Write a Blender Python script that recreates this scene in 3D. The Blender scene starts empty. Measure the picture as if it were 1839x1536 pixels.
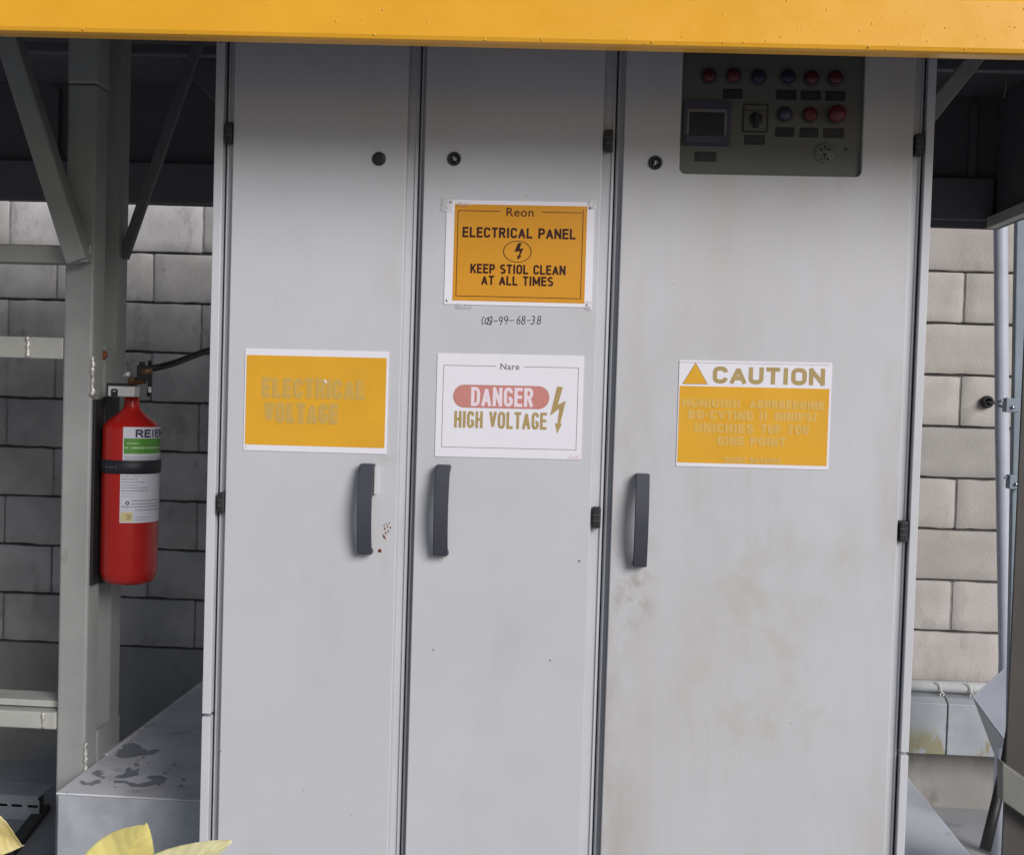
import bpy, bmesh, math, random
from mathutils import Vector, Matrix, noise
random.seed(11)
sc = bpy.context.scene
# ------------------------------------------------------------------ camera
CW, CH, CF = 1839.0, 1536.0, 2220.5
CP = Vector((0, -2.494, 1.6))
RX = Vector((0.99742585, 0.06511549, 0.03002751))
UX = Vector((-0.03214366, 0.03169783, 0.9989805))
FX = Vector((-0.0640973, 0.99737416, -0.03370929))
cam = bpy.data.cameras.new('camera'); camo = bpy.data.objects.new('camera', cam)
sc.collection.objects.link(camo); sc.camera = camo
camo.matrix_world = Matrix(((RX.x, UX.x, -FX.x, CP.x), (RX.y, UX.y, -FX.y, CP.y), (RX.z, UX.z, -FX.z, CP.z), (0, 0, 0, 1)))
cam.sensor_width = 36; cam.lens = 36 * CF / CW; cam.clip_start = 0.05; cam.clip_end = 500
# ------------------------------------------------------------------ light
SUN_EL, SUN_AZ = 25, 38           # degrees; azimuth measured to the right of straight behind the camera
w = bpy.data.worlds.new('World'); sc.world = w; w.use_nodes = True
nt = w.node_tree; bg = nt.nodes['Background']
sky = nt.nodes.new('ShaderNodeTexSky'); sky.sky_type = 'NISHITA'; sky.sun_disc = False
sky.sun_elevation = math.radians(SUN_EL)
sky.sun_rotation = math.radians(180 - SUN_AZ)
sky.air_density = 1.0; sky.dust_density = 1.0; sky.ozone_density = 1.0
nt.links.new(sky.outputs[0], bg.inputs[0]); bg.inputs[1].default_value = 0.065
sun = bpy.data.lights.new('sun', 'SUN'); sun.energy = 4.0; sun.angle = math.radians(28); sun.color = (1, .975, .98)
suno = bpy.data.objects.new('sun', sun); sc.collection.objects.link(suno)
sd = Vector((math.sin(math.radians(SUN_AZ)) * math.cos(math.radians(SUN_EL)), -math.cos(math.radians(SUN_AZ)) * math.cos(math.radians(SUN_EL)), math.sin(math.radians(SUN_EL))))
suno.rotation_euler = sd.to_track_quat('Z', 'Y').to_euler()
sc.view_settings.view_transform = 'Standard'; sc.view_settings.look = 'None'
sc.view_settings.gamma = 1; sc.view_settings.exposure = -0.50
sc.render.engine = 'CYCLES'

# ------------------------------------------------------------------ helpers
def at(px, py, Y):                    # the point of the vertical plane y = Y seen at a pixel of the photograph
    d = FX + RX * (px - CW / 2) / CF - UX * (py - CH / 2) / CF
    return CP + d * ((Y - CP.y) / d.y)
def atz(px, py, z):
    d = FX + RX * (px - CW / 2) / CF - UX * (py - CH / 2) / CF
    return CP + d * ((z - CP.z) / d.z)
def srgb(r, g, b):
    f = lambda c: (c / 255 / 12.92) if c < 11 else ((c / 255 + .055) / 1.055) ** 2.4
    return (f(r), f(g), f(b), 1)
MATS = {}
def mat(name, col, rough=.5, metal=0., var=0., vscale=3., bump=0., bscale=200., wave=0., stains=(), spec=.5, coat=0., edge=None, streak=None, bdist=.001):
    """principled paint/plastic/concrete; stains = list of (colour, scale, low, high, strength, stretch, box)"""
    m = bpy.data.materials.new(name); m.use_nodes = True; MATS[name] = m
    t = m.node_tree; N = t.nodes; L = t.links; p = N['Principled BSDF']
    p.inputs['Roughness'].default_value = rough; p.inputs['Metallic'].default_value = metal
    p.inputs['Specular IOR Level'].default_value = spec; p.inputs['Coat Weight'].default_value = coat
    p.inputs['Coat Roughness'].default_value = .15
    geo = N.new('ShaderNodeNewGeometry')
    def nz(scale, stretch=(1, 1, 1), detail=5, rgh=.6):
        mp = N.new('ShaderNodeMapping'); mp.inputs['Scale'].default_value = stretch
        L.new(geo.outputs['Position'], mp.inputs[0])
        n = N.new('ShaderNodeTexNoise'); n.inputs['Scale'].default_value = scale; n.inputs['Detail'].default_value = detail
        n.inputs['Roughness'].default_value = rgh; L.new(mp.outputs[0], n.inputs['Vector']); return n.outputs['Fac']
    def ramp(fac, a, b, c0=0., c1=1.):
        r = N.new('ShaderNodeMapRange'); r.interpolation_type = 'SMOOTHSTEP'
        for k, v in enumerate((a, b, c0, c1)): r.inputs[k + 1].default_value = v
        L.new(fac, r.inputs[0]); return r.outputs[0]
    def mul(a, b):
        q = N.new('ShaderNodeMath'); q.operation = 'MULTIPLY'
        for k, v in enumerate((a, b)):
            if isinstance(v, (int, float)): q.inputs[k].default_value = v
            else: L.new(v, q.inputs[k])
        return q.outputs[0]
    def mix(fac, a, b):
        q = N.new('ShaderNodeMix'); q.data_type = 'RGBA'
        if isinstance(fac, (int, float)): q.inputs[0].default_value = fac
        else: L.new(fac, q.inputs[0])
        for k, v in ((6, a), (7, b)):
            if isinstance(v, tuple): q.inputs[k].default_value = v
            else: L.new(v, q.inputs[k])
        return q.outputs[2]
    col = tuple(col) if len(col) == 4 else tuple(col) + (1,)
    c = col
    if var:
        dk = tuple(x * (1 - var) for x in col[:3]) + (1,); lt = tuple(min(1, x * (1 + var)) for x in col[:3]) + (1,)
        c = mix(ramp(nz(vscale), .3, .7), dk, lt)
    if edge:                                    # per-block random tone
        pass
    for (sc_col, scale, lo, hi, strength, stretch, box) in stains:
        f = ramp(nz(scale, stretch, 6, .65), lo, hi)
        f = mul(f, strength)
        if box:
            sep = N.new('ShaderNodeSeparateXYZ'); L.new(geo.outputs['Position'], sep.inputs[0])
            for axis, (a0, a1, b0, b1) in box.items():
                o = sep.outputs['XYZ'.index(axis)]
                f = mul(f, ramp(o, a0, a1)); f = mul(f, ramp(o, b0, b1, 1, 0))
        c = mix(f, c, tuple(sc_col) + (1,) if len(sc_col) == 3 else sc_col)
    if isinstance(c, tuple): p.inputs['Base Color'].default_value = c
    else: L.new(c, p.inputs['Base Color'])
    last = None
    for (s, sca, dist, det) in ((bump, bscale, bdist, 4), (wave, 4., .01, 2)):
        if s:
            b = N.new('ShaderNodeBump'); b.inputs['Strength'].default_value = s; b.inputs['Distance'].default_value = dist
            L.new(nz(sca, (1, 1, 1), det), b.inputs['Height'])
            if last: L.new(last, b.inputs['Normal'])
            last = b.outputs[0]
    if last: L.new(last, p.inputs['Normal'])
    # slight roughness breakup
    if rough < .9:
        L.new(ramp(nz(12.), .3, .7, max(.03, rough - .07), min(1, rough + .09)), p.inputs['Roughness'])
    return m

def tag(o, label=None, cat=None, group=None, kind=None):
    for k, v in (('label', label), ('category', cat), ('group', group), ('kind', kind)):
        if v: o[k] = v
    return o
def thing(name, label, cat, loc, group=None):
    o = bpy.data.objects.new(name, None); o.empty_display_size = .05; sc.collection.objects.link(o); o.location = loc
    return tag(o, label, cat, group)
def root_loc(o):
    while o.parent: o = o.parent
    return o.location.copy() if o.type == 'EMPTY' else Vector((0, 0, 0))
class MB:
    def __init__(s): s.bm = bmesh.new()
    def _merge(s, b):
        me = bpy.data.meshes.new('t'); b.to_mesh(me); b.free(); s.bm.from_mesh(me); bpy.data.meshes.remove(me); return s
    def box(s, x0, x1, y0, y1, z0, z1, bev=0., seg=2, M=None):
        b = bmesh.new(); bmesh.ops.create_cube(b, size=1)
        for v in b.verts: v.co = Vector((x0 + (v.co.x + .5) * (x1 - x0), y0 + (v.co.y + .5) * (y1 - y0), z0 + (v.co.z + .5) * (z1 - z0)))
        if bev: bmesh.ops.bevel(b, geom=b.edges[:], offset=bev, segments=seg, affect='EDGES', profile=.5)
        if M: bmesh.ops.transform(b, matrix=M, verts=b.verts[:])
        return s._merge(b)
    def bar(s, p0, p1, wd, dp, bev=.003, n=(0, -1, 0)):
        """rectangular bar from p0 to p1; dp measured along n, wd across"""
        p0 = Vector(p0); p1 = Vector(p1); a = (p1 - p0); Ln = a.length; a.normalize()
        n = Vector(n); n = (n - a * n.dot(a)).normalized(); r = a.cross(n)
        M = Matrix(((r.x, n.x, a.x, p0.x), (r.y, n.y, a.y, p0.y), (r.z, n.z, a.z, p0.z), (0, 0, 0, 1)))
        return s.box(-wd / 2, wd / 2, -dp / 2, dp / 2, 0, Ln, bev, 2, M)
    def tube(s, pts, r, n=12, caps=True):
        pts = [Vector(p) for p in pts]; rings = []; R = r if isinstance(r, (list, tuple)) else [r] * len(pts)
        up = Vector((0, 0, 1)); prev = None
        for i, p in enumerate(pts):
            t = (pts[min(i + 1, len(pts) - 1)] - pts[max(i - 1, 0)]).normalized()
            if prev is None: u = t.cross(up if abs(t.z) < .9 else Vector((1, 0, 0))).normalized()
            else: u = (prev - t * prev.dot(t)).normalized()
            prev = u; v = t.cross(u)
            rings.append([s.bm.verts.new(p + (u * math.cos(2 * math.pi * k / n) + v * math.sin(2 * math.pi * k / n)) * R[i]) for k in range(n)])
        for a, b in zip(rings, rings[1:]):
            for k in range(n):
                f = s.bm.faces.new((a[k], a[(k + 1) % n], b[(k + 1) % n], b[k])); f.smooth = True
        if caps: s.bm.faces.new(rings[0][::-1]); s.bm.faces.new(rings[-1])
        return s
    def lathe(s, prof, c, axis='z', n=48):
        """prof: list of (radius, height along axis) ; c centre"""
        c = Vector(c); rings = []
        for r, h in prof:
            ring = []
            for k in range(n):
                a = 2 * math.pi * k / n
                if axis == 'z': o = Vector((r * math.cos(a), r * math.sin(a), h))
                elif axis == 'y': o = Vector((r * math.cos(a), h, r * math.sin(a)))
                else: o = Vector((h, r * math.cos(a), r * math.sin(a)))
                ring.append(s.bm.verts.new(c + o))
            rings.append(ring)
        for a, b in zip(rings, rings[1:]):
            for k in range(n):
                f = s.bm.faces.new((a[k], a[(k + 1) % n], b[(k + 1) % n], b[k])); f.smooth = True
        s.bm.faces.new(rings[0][::-1]); s.bm.faces.new(rings[-1]); return s
    def plate(s, outer, y0, y1, holes=(), bev=0., plane='y'):
        """flat plate: outline in (x,z) between y0 (front) and y1 (back), with holes"""
        b = bmesh.new(); es = []; outv = set()
        for li, lp in enumerate([outer] + list(holes)):
            vs = [b.verts.new((p[0], y0, p[1])) for p in lp]
            if li == 0: outv = set(vs)
            es += [b.edges.new((vs[k], vs[(k + 1) % len(vs)])) for k in range(len(vs))]
        bmesh.ops.triangle_fill(b, use_beauty=True, edges=es, normal=(0, -1, 0))
        r = bmesh.ops.extrude_face_region(b, geom=b.faces[:])
        for v in [e for e in r['geom'] if isinstance(e, bmesh.types.BMVert)]: v.co.y = y1
        bmesh.ops.recalc_face_normals(b, faces=b.faces[:])
        if bev:
            ed = [e for e in b.edges if abs(e.verts[0].co.y - y0) < 1e-6 and abs(e.verts[1].co.y - y0) < 1e-6 and len(e.link_faces) == 2 and e.calc_face_angle() > .8]
            bmesh.ops.bevel(b, geom=ed, offset=bev, segments=3, affect='EDGES', profile=.5)
        return s._merge(b)
    def poly(s, pts):
        s.bm.faces.new([s.bm.verts.new(p) for p in pts]); return s
    def build(s, name, m, parent=None, smooth=False):
        bmesh.ops.recalc_face_normals(s.bm, faces=s.bm.faces[:])
        off = root_loc(parent) if parent else Vector((0, 0, 0))
        bmesh.ops.translate(s.bm, verts=s.bm.verts[:], vec=-off)
        me = bpy.data.meshes.new(name); s.bm.to_mesh(me); s.bm.free()
        if smooth:
            for f in me.polygons: f.use_smooth = True
        o = bpy.data.objects.new(name, me); sc.collection.objects.link(o)
        for mm in (m if isinstance(m, list) else [m]): me.materials.append(mm)
        if parent: o.parent = parent
        return o
def rrect(x0, x1, z0, z1, r, n=6):
    out = []
    for cx, cz, a0 in ((x1 - r, z1 - r, 0), (x0 + r, z1 - r, 90), (x0 + r, z0 + r, 180), (x1 - r, z0 + r, 270)):
        for k in range(n + 1):
            a = math.radians(a0 + 90 * k / n); out.append((cx + r * math.cos(a), cz + r * math.sin(a)))
    return out
def text_tris(body, weight=0., spacing=1.):
    """triangles of a word in the built-in font, normalised to 0..1 x 0..1"""
    cu = bpy.data.curves.new('t', 'FONT'); cu.body = body; cu.offset = weight; cu.space_character = spacing; cu.resolution_u = 4
    cu.fill_mode = 'FRONT'
    o = bpy.data.objects.new('t', cu); sc.collection.objects.link(o)
    dg = bpy.context.evaluated_depsgraph_get(); dg.update()
    me = bpy.data.meshes.new_from_object(o.evaluated_get(dg))
    b = bmesh.new(); b.from_mesh(me); bpy.data.meshes.remove(me); bpy.data.objects.remove(o); bpy.data.curves.remove(cu)
    bmesh.ops.triangulate(b, faces=b.faces[:])
    xs = [v.co.x for v in b.verts]; ys = [v.co.y for v in b.verts]
    x0, x1, y0, y1 = min(xs), max(xs), min(ys), max(ys)
    for v in b.verts: v.co = Vector(((v.co.x - x0) / (x1 - x0), (v.co.y - y0) / (y1 - y0), 0))
    return b
def add_text(mb, body, x0, x1, z0, z1, y, weight=0., spacing=1., skew=0.):
    b = text_tris(body, weight, spacing)
    for v in b.verts: v.co = Vector((x0 + v.co.x * (x1 - x0), y, z0 + v.co.y * (z1 - z0) - skew * v.co.x * (x1 - x0)))
    mb._merge(b)

def _sarc(cx, cy, rx, ry, a0, a1, n=14, e=2.5):
    out = []
    for k in range(n + 1):
        a = math.radians(a0 + (a1 - a0) * k / n); c, s_ = math.cos(a), math.sin(a)
        out.append((cx + rx * math.copysign(abs(c) ** (2 / e), c), cy + ry * math.copysign(abs(s_) ** (2 / e), s_)))
    return out
GL = {'A': [[(0, 0), (.5, .97), (1, 0)], [(.2, .27), (.8, .27)]], 'B': [[(0, 0), (0, 1)], [(0, 1), (.5, 1)] + _sarc(.5, .76, .45, .24, 89, -90) + [(0, .52)], [(0, .52), (.5, .52)] + _sarc(.5, .26, .5, .26, 89, -90) + [(0, 0)]],
      'C': [_sarc(.5, .68, .5, .32, 8, 180) + _sarc(.5, .32, .5, .32, 180, 352)],
      'D': [[(0, 0), (0, 1)], [(0, 1), (.45, 1)] + _sarc(.45, .6, .55, .4, 85, 0) + _sarc(.45, .4, .55, .4, 0, -85) + [(.45, 0), (0, 0)]],
      'E': [[(0, 0), (0, 1)], [(0, 1), (1, 1)], [(0, .52), (.9, .52)], [(0, 0), (1, 0)]], 'F': [[(0, 0), (0, 1)], [(0, 1), (1, 1)], [(0, .52), (.9, .52)]],
      'G': [_sarc(.5, .70, .5, .30, 12, 180) + _sarc(.5, .32, .5, .32, 180, 350), [(1, .08), (1, .40)], [(1, .42), (.62, .42)]],
      'H': [[(0, 0), (0, 1)], [(1, 0), (1, 1)], [(0, .52), (1, .52)]], 'I': [[(.5, 0), (.5, 1)]], 'K': [[(0, 0), (0, 1)], [(.05, .38), (1, 1)], [(.35, .62), (1, 0)]],
      'L': [[(0, 1), (0, 0)], [(0, 0), (1, 0)]], 'M': [[(0, 0), (0, 1)], [(1, 0), (1, 1)], [(0, 1), (.5, .15), (1, 1)]], 'N': [[(0, 0), (0, 1)], [(1, 0), (1, 1)], [(0, 1), (1, 0)]],
      'O': [_sarc(.5, .68, .5, .32, 0, 180) + _sarc(.5, .32, .5, .32, 180, 360) + [(1, .68)]], 'P': [[(0, 0), (0, 1)], [(0, 1), (.5, 1)] + _sarc(.5, .73, .5, .27, 89, -90) + [(0, .46)]],
      'R': [[(0, 0), (0, 1)], [(0, 1), (.5, 1)] + _sarc(.5, .75, .48, .25, 89, -90) + [(0, .5)], [(.55, .5), (.98, 0)]],
      'S': [_sarc(.5, .77, .5, .23, 35, 180, 12, 2.1) + _sarc(.5, .77, .5, .23, 180, 235, 5, 2.1) + _sarc(.5, .24, .5, .24, 50, 0, 5, 2.1) + _sarc(.5, .24, .5, .24, 0, -145, 12, 2.1)],
      'T': [[(.5, 0), (.5, 1)], [(0, 1), (1, 1)]], 'U': [[(0, 1)] + _sarc(.5, .32, .5, .32, 180, 360) + [(1, 1)]], 'V': [[(0, 1), (.5, .04), (1, 1)]],
      '-': [[(.1, .5), (.9, .5)]], '/': [[(.2, 0), (.8, 1)]]}
GW = {'I': .42, ' ': .55, 'M': 1.3, 'N': 1.05, 'A': 1.08, '-': .6, '/': .6, 'L': .9, 'E': .92, 'F': .9, 'T': .95, 'O': 1.03}
def block_text(body, x0, x1, z0, z1, t, gap=.16):
    """quads of bold block lettering filling a box; t = stroke width; returns [(stroke index, 4 points)]"""
    qi = 0; tot = sum(GW.get(c, 1) for c in body) + gap * (len(body) - 1); u = (x1 - x0) / tot; x = x0; out = []; H = z1 - z0; si = 0
    for c in body:
        wd = GW.get(c, 1) * u
        for st in GL.get(c, []):
            si += 1
            P = [Vector((x + t / 2 + (wd - t) * px, z0 + t / 2 * .9 + (H - t * .9) * pz)) for px, pz in st]
            P = [P[0]] + [p for a, p in zip(P, P[1:]) if (p - a).length > t * .04]
            ext = t * (.45 if c not in 'CGS' else .12)
            d0 = (P[0] - P[1]).normalized(); d1 = (P[-1] - P[-2]).normalized(); P[0] = P[0] + d0 * ext; P[-1] = P[-1] + d1 * ext
            nr = []
            for a, b in zip(P, P[1:]):
                d = (b - a).normalized(); nr.append(Vector((-d.y, d.x)) * t / 2)
            for k, (a, b) in enumerate(zip(P, P[1:])):
                n = nr[k]; qi += 1; out.append((qi % 53, (a + n, b + n, b - n, a - n)))
                if k:          # fill the outer side of the bend
                    m = nr[k - 1]; sg = 1 if (m.x * n.y - m.y * n.x) < 0 else -1
                    if (m - n).length > 1e-6: qi += 1; out.append((qi % 53, (a, a + m * sg, a + n * sg)))
        x += wd + gap * u
    return out
# ------------------------------------------------------------------ materials
GREY = (.565, .57, .595)
dust = (.36, .30, .23)
m_cab = mat('cabinet_paint', GREY, .42, var=.025, vscale=2.5, bump=.08, bscale=900, wave=.16,
            stains=[((.42, .38, .32), 4, .50, .75, .28, (1, 1, .5), None), ((.42, .39, .34), 30, .60, .74, .12, (1, 1, .1), None),
                    (dust, 14, .42, .62, .40, (1, 1, 1), {'X': (-.475, -.455, -.41, -.38), 'Z': (1.425, 1.44, 1.455, 1.475)}), (dust, 14, .42, .62, .40, (1, 1, 1), {'X': (-.34, -.32, -.28, -.25), 'Z': (1.425, 1.44, 1.455, 1.475)}), ((.30, .25, .2), 60, .74, .8, .35, (1, 1, 1), None)])
m_door3 = mat('dusty_cabinet_paint', GREY, .46, var=.03, vscale=2.5, bump=.08, bscale=900, wave=.16,
              stains=[((.42, .38, .31), 2.6, .36, .72, .34, (1, 1, .45), None), ((.30, .29, .28), 60, .70, .76, .3, (1, 1, .06), None),
                      ((.39, .36, .30), 26, .52, .72, .15, (1, 1, .15), None),
                      (dust, 8, .36, .66, .42, (1, 1, .45), {'X': (.03, .05, .06, .17), 'Z': (.3, .6, 1.3, 1.95)}),
                      ((.27, .20, .13), 22, .42, .66, .50, (1, 1, 1), {'X': (.05, .07, .10, .16), 'Z': (1.1, 1.15, 1.25, 1.33)}),
                      ((.40, .36, .22), 7, .45, .72, .42, (1, 1, .8), {'X': (.12, .3, .5, .6), 'Z': (.75, .9, 1.2, 1.45)}),
                      (dust, 5, .4, .75, .38, (1, 1, .25), {'X': (.54, .6, .7, .8)}),
                      ((.30, .24, .18), 45, .68, .78, .35, (1, 1, 1), None)])
m_frame = mat('cabinet_frame_paint', (.53, .54, .57), .42, var=.03, bump=.05, bscale=700)
m_side = mat('cabinet_side_paint', (.58, .59, .62), .4, var=.02, bump=.05, bscale=700)
m_gap = mat('rubber_seal', (.012, .012, .013), .7)
m_hinge = mat('black_hinge', (.02, .02, .022), .45)
m_hinge2 = mat('hinge_pin', (.12, .12, .13), .4)
m_handle = mat('handle_plastic', (.058, .06, .078), .42, var=.06, bump=.1, bscale=600, spec=.4)
m_lock = mat('lock_plastic', (.018, .018, .018), .5)
m_key = mat('bright_metal', (.55, .55, .56), .3, 1.)
m_panel = mat('control_panel_paint', (.115, .12, .108), .5, var=.04)
m_red = mat('red_button', (.11, .013, .022), .35)
m_redd = mat('dark_red_lens', (.085, .012, .022), .3)
m_blue = mat('blue_lens', (.018, .02, .05), .35)
m_blue2 = mat('grey_blue_lens', (.04, .045, .07), .25)
m_collar = mat('button_collar', (.05, .05, .055), .4)
m_plate = mat('label_plate', (.014, .014, .018), .5)
m_plate_ink = mat('label_plate_ink', (.05, .05, .055), .6)
m_screen = mat('meter_screen', (.008, .010, .018), .4)
m_bezel = mat('meter_bezel', (.05, .05, .085), .45)
m_ltgrey = mat('light_bezel', (.16, .16, .17), .4)
m_paper = mat('laminated_paper', (.83, .81, .87), .28, wave=.10, var=.01)
m_yel = mat('sign_yellow', (.67, .30, .020), .3, var=.03, vscale=8, wave=.10)
m_yel2 = mat('faded_sign_yellow', (.77, .40, .028), .3, var=.05, vscale=7, wave=.10)
m_brown = mat('dark_brown_ink', (.035, .004, .004), .35)
m_greyink = mat('grey_ink', (.22, .17, .16), .4)
m_pill = mat('faded_red_ink', (.60, .25, .215), .32, var=.03, vscale=10)
m_pillrim = mat('pill_rim_ink', (.50, .22, .21), .35)
m_pinkw = mat('pinkish_white_ink', (.85, .72, .78), .35)
m_olive = mat('faded_olive_ink', (.44, .32, .13), .35, var=.06, vscale=40)
m_faint1 = mat('faint_ink_outer', (.69, .40, .06), .32)
m_faint2 = mat('faint_ink_inner', (.60, .39, .10), .32)
m_faint3 = mat('pale_faint_ink', (.745, .435, .065), .32)
m_faint4 = mat('pale_faint_ink_inner', (.72, .46, .13), .32)
m_marker = mat('black_marker', (.02, .02, .025), .5)
m_rust = mat('rust', (.22, .08, .03), .9, var=.5, vscale=300)
m_rustdk = mat('dark_rust', (.05, .02, .01), .9)
m_beam = mat('yellow_gloss_paint', (.90, .44, .022), .33, var=.03, vscale=6, bump=.12, bscale=90, coat=.3,
             stains=[((.30, .17, .03), 34, .76, .84, .3, (1, 1, 1), None), ((.35, .24, .08), 12, .70, .76, .35, (.6, 1, 2.5), None), ((.9, .55, .10), 5, .55, .7, .3, (.3, 1, 1), None)])
m_blister_glint = mat('blister_glint_paint', (.90, .52, .07), .16, coat=.6)  # lighter than the beam paint: highlights on the bumps put into their colour
m_steel = mat('grey_green_steel_paint', (.34, .352, .335), .5, var=.08, vscale=5, bump=.15, bscale=60,
              stains=[((.16, .13, .10), 14, .62, .75, .5, (1, 1, .4), None), ((.12, .06, .03), 40, .72, .8, .6, (1, 1, 1), None)])
m_rail = mat('pale_rail_paint', (.44, .44, .40), .5, var=.07, vscale=6, bump=.15, bscale=60,
             stains=[((.2, .16, .12), 18, .62, .75, .5, (1, 1, .4), None)])
m_bluesteel = mat('blue_grey_steel', (.23, .28, .33), .45, var=.12, vscale=7, bump=.1, bscale=60)
m_darksteel = mat('dark_brown_steel', (.06, .055, .05), .6, var=.1, vscale=8)
m_weld = mat('weld_bead', (.62, .60, .55), .35, .4, var=.3, vscale=120, bump=.8, bscale=300)
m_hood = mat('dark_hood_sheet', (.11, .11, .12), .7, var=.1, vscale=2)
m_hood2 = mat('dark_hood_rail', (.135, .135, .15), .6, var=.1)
m_redpaint = mat('extinguisher_red', (.50, .014, .009), .30, coat=.25, var=.04, bump=.04, bscale=300,
                 stains=[((.2, .02, .015), 20, .7, .8, .4, (1, 1, 1), None)])
m_black = mat('black_rubber', (.015, .015, .016), .55)
m_strap = mat('black_strap', (.02, .02, .026), .5)
m_label = mat('extinguisher_label', (.72, .72, .78), .35, wave=.1)
m_green = mat('label_green', (.10, .32, .04), .4)
m_ltgreen = mat('label_pale_green', (.5, .7, .4), .4)
m_navy = mat('label_navy', (.01, .01, .06), .4)
m_lab_ink = mat('label_grey_ink', (.25, .25, .32), .5)
m_lab_yel = mat('label_yellow_patch', (.75, .62, .30), .5, var=.1, vscale=60)
m_brass = mat('brass', (.28, .17, .08), .45, .8, var=.3, vscale=60)
m_whiteblock = mat('white_plastic', (.55, .55, .53), .4, var=.06, vscale=20)
m_gauge = mat('gauge_face', (.7, .7, .7), .2)
m_galv = mat('galvanised_sheet', (.43, .46, .49), .42, .15, var=.14, vscale=9, bump=.12, bscale=40,
             stains=[((.58, .62, .68), 16, .6, .72, .7, (1, 1, .6), None), ((.24, .25, .25), 7, .55, .75, .6, (1, 1, .5), None)])
m_galvtop = mat('dusty_box_lid', (.70, .70, .73), .6, var=.08, vscale=6, stains=[((.50, .48, .46), 4, .5, .7, .5, (1, 1, 1), None), ((.30, .31, .33), 26, .60, .68, .6, (1, 1, 1), None), ((.34, .33, .32), 9, .58, .68, .5, (1, 1, 1), None)])
m_peel = mat('bare_patch', (.27, .29, .33), .55, var=.1, vscale=30)
m_trunk = mat('zinc_trunking', (.40, .43, .46), .4, .15, var=.1, vscale=6, bump=.1, bscale=50,
              stains=[((.28, .24, .10), 9, .50, .58, .85, (1, 1, .35), {'X': (1.47, 1.5, 1.53, 1.57)}),
                      ((.30, .27, .13), 12, .46, .55, .8, (1, 1, .7), {'X': (1.2, 1.25, 1.37, 1.42), 'Z': (.1, .2, .3, .38)}),
                      ((.25, .27, .30), 12, .6, .7, .5, (1, 1, 1), None)])
m_pvc = mat('white_pvc', (.60, .61, .60), .35, var=.05, vscale=10)
m_conduit = mat('pale_blue_conduit', (.50, .53, .60), .35, var=.07, vscale=8)
m_concrete = mat('concrete_floor', (.36, .36, .37), .85, var=.12, vscale=2.2, bump=.4, bscale=60, bdist=.002,
                 stains=[((.13, .125, .12), 3.5, .5, .72, .6, (1, 1, 1), None), ((.35, .35, .36), 9, .6, .75, .4, (1, 1, 1), None)])
m_slab = mat('pale_plinth_paint', (.66, .69, .75), .6, var=.06, vscale=4, bump=.2, bscale=80,
             stains=[((.3, .3, .3), 8, .6, .75, .4, (1, 1, 1), None)])
m_mortar = mat('dark_mortar', (.085, .082, .082), .95, var=.3, vscale=30, bump=.8, bscale=120, bdist=.003)
m_leaf = mat('pale_yellow_leaf', (.80, .70, .26), .45, var=.12, vscale=14, bump=.3, bscale=60,
             stains=[((.78, .52, .06), 11, .50, .72, .6, (1, 1, .5), None), ((.35, .22, .06), 40, .68, .76, .5, (1, 1, 1), None)])
m_leaf2 = mat('cream_leaf', (.80, .76, .45), .45, var=.1, vscale=14, bump=.3, bscale=60,
             stains=[((.78, .52, .06), 11, .50, .72, .6, (1, 1, .5), None), ((.35, .22, .06), 40, .68, .76, .5, (1, 1, 1), None)])
m_stem = mat('brown_stem', (.12, .09, .05), .7, var=.2, vscale=40)
for n_ in ('pale_yellow_leaf', 'cream_leaf'):
    p = MATS[n_].node_tree.nodes['Principled BSDF']; p.inputs['Transmission Weight'].default_value = 0; p.inputs['Subsurface Weight'].default_value = .25
    p.inputs['Subsurface Radius'].default_value = (.02, .02, .01)
# blocks: tone differs per block through a colour attribute, plus stains
def block_material():
    m = mat('concrete_block', (.46, .445, .43), .9, var=.15, vscale=6, bump=.65, bscale=95, bdist=.003,
            stains=[((.23, .22, .215), 9, .55, .72, .6, (1, 1, .5), None), ((.47, .46, .46), 14, .60, .72, .5, (1, 1, 1), None), ((.15, .145, .14), 85, .66, .74, .55, (1, 1, 1), None), ((.20, .195, .19), 24, .64, .72, .5, (1, 1, .45), None),
                    ((.47, .435, .385), 2.5, .2, .5, .55, (1, 1, 1), {'X': (.9, 1.1, 5, 6)})])
    t = m.node_tree; p = t.nodes['Principled BSDF']; l = p.inputs['Base Color'].links[0]; src = l.from_socket
    a = t.nodes.new('ShaderNodeAttribute'); a.attribute_name = 'tone'
    mm = t.nodes.new('ShaderNodeMix'); mm.data_type = 'RGBA'; mm.blend_type = 'MULTIPLY'; mm.inputs[0].default_value = 1
    t.links.new(src, mm.inputs[6]); t.links.new(a.outputs['Color'], mm.inputs[7]); t.links.new(mm.outputs[2], p.inputs['Base Color'])
    return m
m_block = block_material()
def tape_material():
    m = bpy.data.materials.new('clear_tape'); m.use_nodes = True; t = m.node_tree; p = t.nodes['Principled BSDF']
    p.inputs['Base Color'].default_value = (.9, .9, .9, 1); p.inputs['Roughness'].default_value = .06; p.inputs['Alpha'].default_value = .34
    p.inputs['Specular IOR Level'].default_value = 1.; return m
m_tape = tape_material()

# ------------------------------------------------------------------ setting: ground, wall
g = MB(); g.box(-60, 60, -60, 60, -.3, 0); tag(g.build('ground', m_concrete), kind='structure')

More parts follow.
